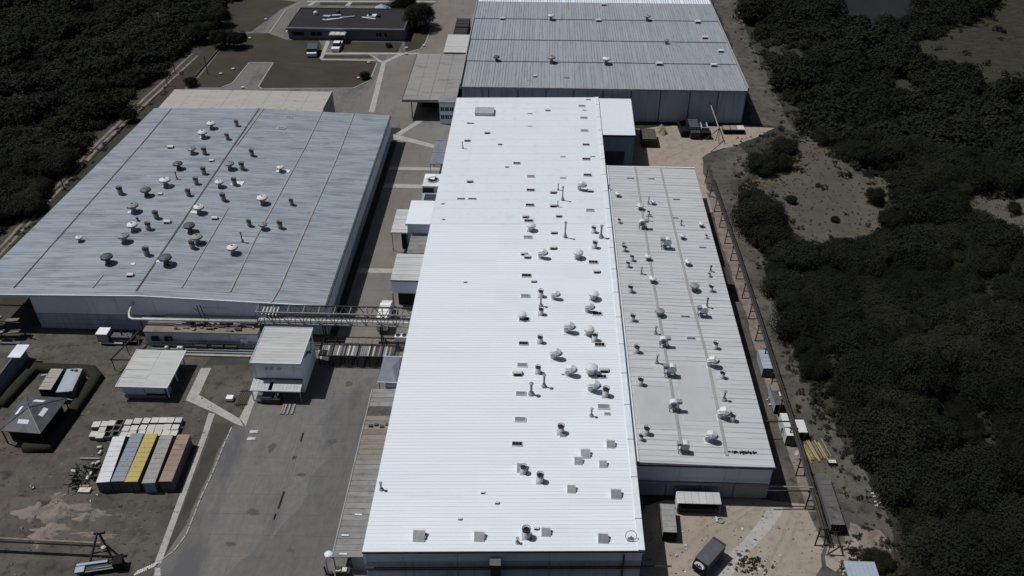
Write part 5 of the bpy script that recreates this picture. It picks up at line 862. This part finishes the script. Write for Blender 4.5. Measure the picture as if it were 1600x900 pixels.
box(2.4, 3.8, -.9, .9, 0, 2.0).build('headboard', 'black', t); MB().bar((1.6, .9, 1.8), (3.9, 1.1, 1.9), .16).bar((3.9, 1.1, 1.9), (3.9, -.9, 1.9), .16).bar((1.6, .9, 1.8), (1.4, .2, .8), .14).build('guard_rail', 'black', t)
for a in (-2.6, -1.6):
    for b in (-.9, .9): MB().tube([(a, b - .12, .4), (a, b + .12, .4)], .4, 12).build('wheel', 'tyre', t)
# scrap beside the white container
t = thing('scrap_heap', 'tangled dark scrap frames left of the white container', 'scrap heap', (*pt(122, 757), 0)); r_ = random.Random(9); mb = MB()
for k in range(46):
    a = mathutils.Vector((r_.uniform(-1.8, 2.4), r_.uniform(-1.4, 4.2), r_.uniform(0, .5))); b = a + mathutils.Vector((r_.uniform(-1.5, 1.5), r_.uniform(-1.5, 1.5), r_.uniform(0, 1.4))); mb.bar(a, b, r_.uniform(.06, .2), None, r_.choice((0, 0, 1)))
mb.build('scrap_bar', ['black', 'dark_metal'], t, kind='stuff')
for a, b in ((1.5, 3), (2.2, 1.0), (-1, .2)): MB().box(a, a + 1.6, b, b + .1, .5, 1.3).box(a, a + .1, b, b + 1.4, .5, 1.3).build('frame', 'dark_metal', t)
for i, (u, v) in enumerate(((155, 699), (157, 707), (148, 724), (152, 722), (141, 739), (133, 765), (137, 747), (116, 735))):
    x, y = pt(u, v, .4); o = MB().tube([(-.45, 0, .3), (.45, .2, .3)], .3, 10).build('plastic_drum', 'litter'); o.location = (x, y, 0); o.rotation_euler.z = i * 1.3; tag(o, 'white plastic drum lying beside the white container, {} from the back'.format(ordw(i)), 'drum', 'white drums in the scrap')
x, y = pt(141, 718); o = MB().bar((-1.9, 0, .2), (1.9, .1, .2), .3).build('steel_beam', 'steel'); o.location = (x, y, 0); tag(o, 'grey steel beam on the ground touching the scrap heap', 'beam')
t = thing('plastic_sheet_stack', 'pale stacked sheets with a yellow edge before the white container', 'stack', (*pt(133, 768), 0)); box(-1.1, 1.1, -.5, .6, 0, .5).build('stack', 'crate', t); box(-1.2, .6, .7, 1.0, .2, .7).build('edge', 'pipe_yellow', t)
x, y = pt(360, 625); t = thing('control_box', 'small white box on the soil plot near the tower block', 'control box', (x, y, 0)); box(-.7, .7, -.6, .6, .2, .9).build('housing', 'car_white', t); box(-.75, .75, -.65, .65, 0, .2).build('base', 'black', t)
t = thing('steel_rack', 'dark low steel rack on the soil plot beside the white box', 'rack', (*pt(379, 622), 0), .1)
for k in range(6): MB().bar((-1 + .4 * k, -2.4, .3), (-.4 + .4 * k, 2.6, .35), .1).build('bar', 'rack_steel', t)
MB().bar((-1.3, -2, .15), (1.4, -2, .15), .15).bar((-.9, 2, .15), (1.9, 2, .15), .15).build('bearer', 'dark_metal', t)
for i, (u, v) in enumerate(((397, 675), (393, 686))):
    x, y = pt(u, v); o = MB().hexa([(-.9, -.35), (.9, -.45), (.8, .4), (-.8, .45)], 0, .12).build('white_board', 'litter'); o.location = (x, y, .02); tag(o, 'white board lying flat on the concrete, {}'.format(['farther from the camera', 'with grey marks, nearer the camera'][i]), 'board', 'white boards')
for i, (cx, cy, rx, ry, h) in enumerate(((95, 800, 5.2, 1.9, .5), (60, 800, 3.4, 2.4, .35), (143, 806, 2.8, 1.2, .4), (75, 830, 3.2, 1.7, .3), (90, 778, 1.6, 1.0, .4), (148, 836, 3.3, .75, .2), (62, 845, 1.0, 1.2, .2))):
    x, y = pt(cx, cy); o = blob('sand_heap', x, y, rx, ry, h, 'sand', 20 + i, 0, ragged=.55); tag(o, 'tan sand heap in the near left yard, {} of seven by size'.format(['largest', 'second', 'fifth', 'third', 'sixth', 'fourth', 'smallest'][i]), 'sand heap', 'sand heaps')
mb = MB(); r_ = random.Random(31)
for k in range(420):
    u, v = r_.uniform(0, 330), r_.uniform(520, 900); x, y = pt(u, v)
    if x > -66: continue
    s = r_.uniform(.05, .22) * (2 if r_.random() < .05 else 1); mb.box(x, x + s * 1.6, y, y + s, 0, s * .6, 0 if r_.random() < .8 else 1)
for k in range(420):
    u, v = r_.uniform(1010, 1410), r_.uniform(690, 900); x, y = pt(u, v)
    if x < 19.5 or (x < 44 and y > 106): continue
    s = r_.uniform(.05, .2); mb.box(x, x + s * 1.6, y, y + s, 0, s * .6, 0 if r_.random() < .75 else 1)
mb.build('loose_rubble', ['rubble', 'sand'], None, kind='stuff')['kind'] = 'stuff'
# ------------------------------------------------------------------ right-hand pipe rack
t = thing('pipe_rack', 'long brown pipe rack on trestles along the scrub right of the annex', 'pipe rack', (51, 160, 0))
RP = [(-1.2, 68.0), (-.3, 27), (.1, -4), (.35, -36), (.35, -46), (.1, -62.6)]
for i, (dx, r, m) in enumerate(((-.35, .22, 'rack_steel'), (.08, .14, 'rack_steel'), (-.7, .10, 'dark_metal'))): MB().tube([(x + dx, y, 4.2) for x, y in RP], r, 8).build('pipe', m, t)
def rx(y): return float(np.interp(y, [p[1] for p in RP][::-1], [p[0] for p in RP][::-1]))
for k in range(17):
    y = 66 - k * 8.0; x = rx(y); s = thing; mb = MB().bar((x - 1.1, y - .9, 0), (x - .6, y, 3.9), .2).bar((x + (.5 if k > 11 else 1.1), y - .9, 0), (x + .5, y, 3.9), .2).bar((x - 1.0, y, 3.8), (x + .7, y, 3.8), .24).bar((x - .9, y - .4, 1.9), (x + .7, y - .4, 1.9), .14).bar((x - 1.1, y - .9, .1), (x + .6, y - .9, .1), .16); mb.build('trestle', 'dark_metal', t)
for y in (-36.5, -54): x = rx(y); MB().bar((x, y, 4.2), (x - 9, y - .4, 4.3), .22).build('branch_pipe', 'rack_steel', t)
t = thing('bent_pipe_mast', 'pale slanting pipe on an A-frame before the far warehouse wall', 'pipe mast', (*pt(1120, 218), 0)); MB().tube([(-2.0, 16.5, 8.5), (0, 1, 4.2), (.3, 0, 4.0)], .18, 8).build('pipe', 'steel', t); MB().tube([(.3, 0, 4.0), (-5.2, -8.0, 4.0)], .14, 8).build('pipe', 'dark_metal', t)
MB().bar((-.6, -1, 0), (.2, 0, 4), .15).bar((.2, -3, 0), (.2, 0, 4), .15).bar((2.2, -3, 0), (.3, 0, 4), .15).bar((-.3, -2, 1.7), (.2, -1.9, 1.7), .1).build('frame', 'dark_metal', t)
t = thing('end_trestle', 'A-frame trestle standing alone beyond the end of the pipe rack', 'trestle', (*pt(1302, 858), 0)); MB().bar((-1.3, -1.2, 0), (-.1, 1.2, 3.2), .18).build('leg', 'rack_steel', t); MB().bar((1.4, -1.2, 0), (.1, 1.2, 3.2), .18).build('leg', 'rack_steel', t); MB().bar((-1.6, -1.3, .1), (1.7, -1.4, .1), .14).build('foot', 'dark_metal', t); MB().bar((-.7, 1.2, 3.2), (.7, 1.2, 3.2), .24).build('head', 'black', t)
t = thing('pipe_stack', 'pile of yellow and tan pipes lying beside the pipe rack', 'pipe pile', (*pt(1276, 704), 0), .12); r_ = random.Random(4)
for k in range(16): a = -2.0 + k * .27; b = r_.uniform(-.6, .6); MB().tube([(a + .6 * b, -2.6 + r_.uniform(-.8, .8), .15 + .12 * (k % 3)), (a - .3 + .6 * b, 2.4 + r_.uniform(-1, .6), .2 + .1 * (k % 2))], r_.uniform(.09, .16), 6).build('pipe', r_.choice(('pipe_yellow', 'pipe_yellow', 'pipe_tan', 'rack_steel')), t)
t = thing('corrugated_roof', 'pale blue corrugated roof half hidden by bushes in the near right corner', 'roof', (*pt(1338, 897), 0))
for i in range(7): MB().hexa([(-2.4 + i * .75, -2.4), (-1.68 + i * .75, -2.4), (-1.68 + i * .75, 1.0), (-2.4 + i * .75, 1.0)], 1.9, [2.1, 2.1, 2.2, 2.2]).build('roof_sheet', 'light_blue', t)
posts(t, [(-2.2, .9), (2.6, .9), (-2.2, -2.2), (2.6, -2.2)], 0, 1.95, .14)
t = thing('generator_box', 'dark little box with a white lid by the pipe pile', 'box', (*pt(1300, 725), 0)); box(-.8, .8, -.5, .5, 0, .7).build('body', 'black', t); box(-.8, .6, -.4, .4, .7, .8).build('lid', 'litter', t)
o = blob('white_bag', *pt(1248, 709), .8, .6, .9, 'litter', 77); tag(o, 'white bag slumped below the pipe rack near the white container', 'bag')
x, y = pt(1126, 814); t = thing('tyre_ring', 'pale ring and board lying on the tan dirt before the annex', 'ring', (x, y, 0)); MB().tube([(.6 * math.cos(a), .6 * math.sin(a), .12) for a in np.linspace(0, 6.283, 15)], .12, 6).build('ring', 'sheet_grey', t); box(-.9, -.6, -.4, .7, .02, .35).build('board', 'litter', t)
o = box(-.15, .15, -.3, .3, 0, .12).build('white_board', 'litter'); o.location = (*pt(1160, 827), .02); tag(o, 'small white scrap on the tan dirt left of the curved path', 'scrap')
for i, (u, v) in enumerate(((1155, 867), (1140, 882))): o = blob('dirt_clod', *pt(u, v), .5, .4, .3, 'rubble', 50 + i, .026); tag(o, 'brown clod lying on the curved concrete path, {}'.format(['farther', 'nearer'][i]), 'clod', 'clods on the path')
# yard in front of the far warehouse
o = blob('covered_heap', *pt(1034, 206), 1.8, 3.2, 1.7, 'tarp', 61, ragged=.15); tag(o, 'tan covered heap beside the far warehouse wall', 'heap')
t = thing('open_skip', 'long black open skip against the far warehouse wall', 'skip', (*pt(1068, 206), 0), .05); MB().box(-1.4, 1.4, -4, -3.8, 0, 2.2).box(-1.4, 1.4, 3.8, 4, 0, 2.2).box(-1.4, -1.2, -3.8, 3.8, 0, 2.2).box(1.2, 1.4, -3.8, 3.8, 0, 2.2).box(-1.2, 1.2, -3.8, 3.8, .1, .3).build('body', 'black', t)
t = thing('covered_lorry', 'dark lorry with a blue-grey bed cover by the far wall', 'lorry', (*pt(1083, 208), 0)); box(-1.6, 1.6, -2.6, 5, .9, 2.6).build('body', 'black', t); 
for k in range(4): box(-1.5, 1.5, -1.2 + k * 1.5, .1 + k * 1.5, 2.6, 2.8).build('cover_panel', 'car_blue', t)
box(-1.5, 1.5, -4.6, -2.7, .6, 2.4).build('cab', 'dark_metal', t); wheels(t, [(a * 1.4, b) for a in (-1, 1) for b in (-3.6, 2, 3.4)], .55)
t = thing('small_lorry', 'black lorry with a pale frame on its bed by far wall', 'lorry', (*pt(1100, 208), 0)); box(-1.5, 1.5, -2.6, 4.4, .9, 1.4).build('bed', 'black', t); MB().box(-1.1, -.8, -.5, 3.6, 1.4, 2.2).box(.8, 1.1, -.5, 3.6, 1.4, 2.2).box(-.8, .8, -.5, -.2, 1.4, 2.2).build('frame', 'light_blue', t); box(-1.4, 1.4, -4.4, -2.7, .6, 2.3).build('cab', 'black', t); wheels(t, [(a * 1.3, b) for a in (-1, 1) for b in (-3.4, 2.6)], .55)
for i, u in enumerate((1135.5, 1147, 1157.5)):
    x, y = pt(u, 200, 1.5); t = thing('waste_skip', 'small black skip with pale lid by the far wall, {} of three from the left'.format(ordw(i)), 'skip', (x, y, 0), 0, 'lidded skips'); box(-1.05, 1.05, -1.6, 1.6, 0, 1.35).build('body', 'black', t); MB().hexa([(-1.1, -1.0), (1.1, -1.0), (1.1, 1.7), (-1.1, 1.7)], 1.35, [1.45, 1.45, 1.6, 1.6]).build('lid', ['tarp', 'tarp', 'crate'][i], t)
t = thing('tarpaulin_block', 'dark brown tarpaulin block in the shade beside the corner block', 'block', (34.5, 251, 0)); MB().hexa([(-2.6, -3.8), (2.2, -3.8), (2.2, 4), (-2.6, 4)], 0, [2.6, 2.2, 2.4, 2.8]).build('body', 'soil_dark', t); box(-2.4, 2.0, -3.6, 3.6, 2.4, 2.9).build('cover', 'soil', t)
# ------------------------------------------------------------------ poles, markers, litter
for i, (u, v, h) in enumerate(((101, 297, 7), (262, 134, 6), (274, 114, 6), (325, 116, 7))):
    x, y = pt(u, v); t = thing('timber_pole', 'thin dark pole along the dirt track, {} from the near end'.format(ordw(i)), 'pole', (x, y, 0), 0, 'poles along the track'); MB().tube([(0, 0, -.1), (0, 0, h)], [.16, .1], 7).build('shaft', 'bark', t); MB().bar((-.7, 0, h - .6), (.7, 0, h - .6), .1).build('crossarm', 'dark_metal', t)
for i, (u, v) in enumerate(((390, 59), (364, 107), (344.5, 114.5), (576, 97), (560, 121), (635, 74), (662, 70.5), (635, 83), (415, 29.5), (379, 136))):
    x, y = pt(u, v, .5); o = MB().box(-.45, .45, -.4, .4, 0, .45).box(-.5, .5, -.45, .45, .45, .55).build('inspection_box', 'litter'); o.location = (x, y, 0); tag(o, 'white inspection box on the north lawns, {} from the left'.format(ordw(sorted([390, 364, 344.5, 576.0, 560, 635, 662, 635.5, 415, 379]).index([390, 364, 344.5, 576, 560, 635, 662, 635.5, 415, 379][i]))), 'inspection box', 'white boxes on the lawns')
mb = MB(); r_ = random.Random(12)
for cu, cv, su, sv, n in ((1165, 306, 10, 3, 16), (1187, 326, 14, 5, 24), (1360, 770, 6, 4, 7), (1373, 785, 10, 9, 14), (1345, 893, 30, 8, 20), (1200, 620, 4, 14, 8), (70, 785, 40, 20, 10), (1180, 885, 30, 20, 14), (1070, 860, 10, 20, 8)):
    for k in range(n):
        x, y = pt(r_.gauss(cu, su), r_.gauss(cv, sv)); s = r_.uniform(.15, .5); h = r_.uniform(.1, .5); mb.hexa([(x, y), (x + s, y + r_.uniform(-.2, .2)), (x + s, y + s), (x, y + s * .7)], 0, [h, h * r_.random(), h, h * .5])
mb.build('plastic_litter', 'litter', None, kind='stuff')
for i, (u, v) in enumerate(((1390, 32), (1403, 36))): o = blob('pond_buoy', *pt(u, v), .7, .7, .8, 'litter', 90 + i, .01, 3, 12, ragged=0); tag(o, 'small white float on the dark pond, {} one'.format(['left', 'right'][i]), 'float', 'white floats on the pond')

# ------------------------------------------------------------------ trees and scrub
def crown_arrays(seed, nclump, nleaf, leaf, flat=.62):
    g = np.random.default_rng(seed); V = []
    for c in range(nclump):
        a = g.uniform(0, 2 * math.pi); rr = math.sqrt(g.uniform(0, 1)) * .72; hz = math.sqrt(max(0, 1 - rr * rr)) * g.uniform(.25, 1.0)
        c0 = np.array((rr * math.cos(a), rr * math.sin(a), .15 + flat * hz)); r = g.uniform(.24, .52)
        d = g.normal(size=(nleaf, 3)); d /= np.linalg.norm(d, axis=1)[:, None]; d[:, 2] = np.abs(d[:, 2]) * .9 - .25
        p = c0 + d * r * g.uniform(.35, 1.05, (nleaf, 1)) ** .5
        n = d + g.normal(size=(nleaf, 3)) * .26 + np.array((0, 0, .5)); n /= np.linalg.norm(n, axis=1)[:, None]
        t = np.cross(n, g.normal(size=(nleaf, 3))); t /= np.linalg.norm(t, axis=1)[:, None]; b = np.cross(n, t)
        s = leaf * g.uniform(.6, 1.3, (nleaf, 1)); V.append(np.stack([p - t * s - b * s * .6, p + t * s - b * s * .6, p + t * s * .7 + b * s, p - t * s * .7 + b * s], 1))
    return np.concatenate(V).reshape(-1, 3)
def leaf_mesh(name, V, m):
    n = len(V) // 4; me = bpy.data.meshes.new(name); me.vertices.add(len(V)); me.vertices.foreach_set('co', V.astype(np.float32).ravel())
    me.loops.add(4 * n); me.loops.foreach_set('vertex_index', np.arange(4 * n, dtype=np.int32)); me.polygons.add(n); me.polygons.foreach_set('loop_start', np.arange(0, 4 * n, 4, dtype=np.int32))
    me.materials.append(M[m]); me.update(calc_edges=True); return me
NV = 7
CROWN = [leaf_mesh('crown', crown_arrays(100 + i, 34, 420, .023), 'leaf_b' if i in (2, 5) else 'leaf_a') for i in range(NV)]
TR = []
for i in range(NV):
    g = random.Random(i); mb = MB(); mb.tube([(0, 0, -.1), (.02, .01, .25), (.03, -.02, .5)], [.045, .035, .02], 7)
    for k in range(5): a = k * 1.26 + g.random(); mb.tube([(.01, 0, .2 + .05 * k), (.25 * math.cos(a), .25 * math.sin(a), .42 + .04 * k), (.45 * math.cos(a), .45 * math.sin(a), .6)], [.022, .015, .006], 5)
    TR.append(mb.mesh('trunk', 'bark', True))
def inside(p, poly):
    x, y = p; c = False
    for (x1, y1), (x2, y2) in zip(poly, poly[1:] + poly[:1]):
        if (y1 > y) != (y2 > y) and x < (x2 - x1) * (y - y1) / (y2 - y1) + x1: c = not c
    return c
RIGHT = pts([(1430, 960), (1412, 870), (1398, 800), (1352, 716), (1312, 660), (1268, 580), (1238, 500), (1206, 425), (1172, 335), (1174, 275), (1186, 246), (1245, 226), (1250, 180), (1215, 130), (1180, 60), (1150, -40), (1700, -60), (1760, 960)])
LEFT = pts([(-100, 470), (-10, 375), (95, 268), (150, 207), (245, 118), (292, 74), (335, 35), (380, -20), (-60, -30), (-220, 300)])
HOLES = [pts(q) for q in CLEAR + [POND]]
spots = []
for poly, sd in ((RIGHT, 'R'), (LEFT, 'L')):
    xs = [p[0] for p in poly]; ys = [p[1] for p in poly]; y = min(ys); k = 0
    while y < min(max(ys), 425):
        x = min(xs) + (3 if k % 2 else 0)
        while x < max(xs):
            p = (x + random.uniform(-2.4, 2.4), y + random.uniform(-2.2, 2.2))
            gap = math.sin(p[0] * .071 + 1.3) + math.sin(p[1] * .053 + p[0] * .03) + math.sin((p[0] - p[1]) * .11 + 2)
            if inside(p, poly) and not any(inside(p, h) for h in HOLES) and not (gap > (1.5 if p[1] < 170 else 1.1) and random.random() < .6): spots.append((p, sd))
            x += 6.2
        y += 5.4; k += 1
def camd(p): return math.hypot(p[0], p[1])
spots.sort(key=lambda s: camd(s[0]))
GR = {'R': ('dense dark green tree in the scrub wood right of the warehouses', 'trees in the wood on the right'), 'L': ('dense dark green tree in the wood left of the dirt track', 'trees in the wood on the left')}
def zone(x, y, sd):
    if sd == 'L': return GR['L']
    for c, lab, g in ((y < 118, 'dark green tree in the near right corner wood beyond the long trailer', 'trees in the near right wood'), (y < 165, 'dark green tree in the wood beside the small containers and pipe rack', 'trees beside the pipe rack'), (y < 240, 'dark green tree in the wood around the dry clearing', 'trees around the dry clearing')):
        if c: return lab, g
    return 'dark green tree in the far right wood between the clearing and the pond', 'trees in the far right wood'
def tree(x, y, r, h, i, label, group):
    t = thing('tree', label, 'tree', (x, y, 0), random.uniform(0, 6.28), group); t.scale = (r, r, h); link('crown', CROWN[i], t); link('trunk', TR[i], t); return t
special = [(*pt(1186, 266), 5.8, 5.0, 'large rounded bush at the fence corner by the pipe rack head'), (*pt(1214, 262), 4.6, 4.2, 'round bush right of the large one at the fence corner'), (*pt(656, 44), 7.5, 11, 'big dark tree at the road behind the office'), (*pt(630, 22), 6, 10, 'dark tree crown touching the right end of the office'), (*pt(372, 74), 4.5, 7, 'dark round tree on the lawn edge left of the office'), (*pt(346, 74), 4.5, 7.5, 'dark tree beside the track where the lawn begins'), (*pt(315, 66), 5, 8, 'dark tree standing across the dirt track from the lawn'), (*pt(571, 123), 2.2, 3, 'small dark shrub tree at the right tip of the lawn'), (*pt(608, 73), 1.6, 1.6, 'little dark bush on the lawn before the office'), (*pt(300, 134), 2.6, 3.5, 'grey-green bush at the left end of the beige shed'), (*pt(205, 190), 3, 5, 'lone bush on the track verge by the blue warehouse'), (*pt(1365, 316), 3.2, 4.5, 'bush at the right side of the dry clearing'), (*pt(1236, 316), 1.8, 2.2, 'small dark bush at the left edge of the dry clearing'), (*pt(1582, 330), 2.2, 3, 'lone bush in the small clearing at right'), (*pt(1370, 878), 3, 2.2, 'scrubby bush growing over the pale blue roof'), (*pt(1304, 345), 1.5, 1.3, 'tiny bush in the middle of the dry clearing'), (*pt(345, 40), 5.5, 9, 'tall dark tree at the track head near the frame top')]
for i, (x, y, r, h, lab) in enumerate(special): tree(x, y, r, h, i % NV, lab, None)
big = spots[:280]; rest = spots[280:]
for i, ((x, y), sd) in enumerate(big): r = random.choice((random.uniform(2.6, 4.2), random.uniform(4, 6.5), random.uniform(5.5, 8.5))); tree(x, y, r, r * random.uniform(.65, 1.15), random.randrange(NV), *zone(x, y, sd))
LOW = [crown_arrays(300 + i, 20, 52, .060) for i in range(6)]
def merge(name, places, m):
    A = []
    for x, y, r, h in places:
        V = LOW[random.randrange(6)]; a = random.uniform(0, 6.28); c, s = math.cos(a), math.sin(a); Q = np.empty_like(V); Q[:, 0] = (V[:, 0] * c - V[:, 1] * s) * r + x; Q[:, 1] = (V[:, 0] * s + V[:, 1] * c) * r + y; Q[:, 2] = V[:, 2] * h; A.append(Q)
    return link(name, leaf_mesh(name, np.concatenate(A), m), None, 'stuff')
merge('distant_wood', [(p[0], p[1], r, r * random.uniform(.65, 1.15)) for p, _ in rest for r in [random.choice((random.uniform(2.6, 4.2), random.uniform(4, 6.5), random.uniform(5.5, 8.5)))]], 'leaf_far')
LOW = [crown_arrays(400 + i, 6, 13, .14) for i in range(6)]
un = []
for poly in (RIGHT, LEFT):
    xs = [p[0] for p in poly]; ys = [p[1] for p in poly]
    for k in range(6500):
        p = (random.uniform(max(min(xs), -240), min(max(xs), 215)), random.uniform(min(ys), min(max(ys), 400)))
        if inside(p, poly) and not inside(p, HOLES[-1]) and not (any(inside(p, h) for h in HOLES) and random.random() < .95): r = random.uniform(.8, 2.8); un.append((*p, r, r * random.uniform(.6, 1.0)))
for a, b, s, n in ((pts([(1250, 570), (1298, 660), (1342, 722), (1398, 820), (1412, 960)]), 0, 3.5, 160), (pts([(1158, 320), (1190, 410), (1224, 490), (1250, 570)]), 0, 1.6, 60), (pts([(1150, 225), (1240, 215), (1215, 150), (1165, 50)]), 0, 2.5, 70), (pts([(0, 400), (110, 282), (165, 225), (300, 100)]), 0, 1.2, 60), (pts([(1330, 850), (1380, 870), (1330, 890)]), 0, 3, 60)):
    for k in range(n):
        i = random.randrange(len(a) - 1); f = random.random(); x = lerp(a[i][0], a[i + 1][0], f) + random.gauss(0, s); y = lerp(a[i][1], a[i + 1][1], f) + random.gauss(0, s); r = random.uniform(.3, 1.1)
        if x > 52.5 or x < -60: un.append((x, y, r, r * random.uniform(.5, .9)))
for q in (RIGHT[:9], RIGHT[8:16], HOLES[0] + HOLES[0][:1], HOLES[1] + HOLES[1][:1], HOLES[2] + HOLES[2][:1]):
    for a, b in zip(q, q[1:]):
        for k in range(int(math.dist(a, b) / 1.5)):
            f = random.random(); x = lerp(a[0], b[0], f) + random.gauss(0, 2.6); y = lerp(a[1], b[1], f) + random.gauss(0, 2.6); r = random.uniform(.3, 1.7)
            if x > 54.5: un.append((x, y, r, r * random.uniform(.4, .9)))
for k in range(46):
    x, y = pt(1172, 882); un.append((x + random.gauss(0, 1.3), y + random.gauss(0, 1.0), random.uniform(.2, .55), random.uniform(.15, .4)))
merge('undergrowth', un, 'scrub')
tu = []
for q, n in ((HOLES[0], 1100), (HOLES[1], 400), (HOLES[2], 1500), (HOLES[3], 60), (pts([(1158, 240), (1240, 215), (1300, 260), (1180, 340), (1230, 480), (1330, 690), (1400, 830), (1380, 900), (1330, 880), (1285, 720), (1215, 520), (1150, 330)]), 1100)):
    xs = [p[0] for p in q]; ys = [p[1] for p in q]; cx, cy = sum(xs) / len(xs), sum(ys) / len(ys)
    for k in range(n):
        p = (random.uniform(min(xs), max(xs)), random.uniform(min(ys), max(ys)))
        if inside(((p[0] - cx) / 1.15 + cx, (p[1] - cy) / 1.15 + cy), q) and 53 < p[0] < 230: r = random.uniform(.15, .5); tu.append((*p, r, r * random.uniform(.4, .9)))
LOW = [crown_arrays(500 + i, 3, 6, .24) for i in range(6)]
merge('grass_tufts', tu, 'tuft')
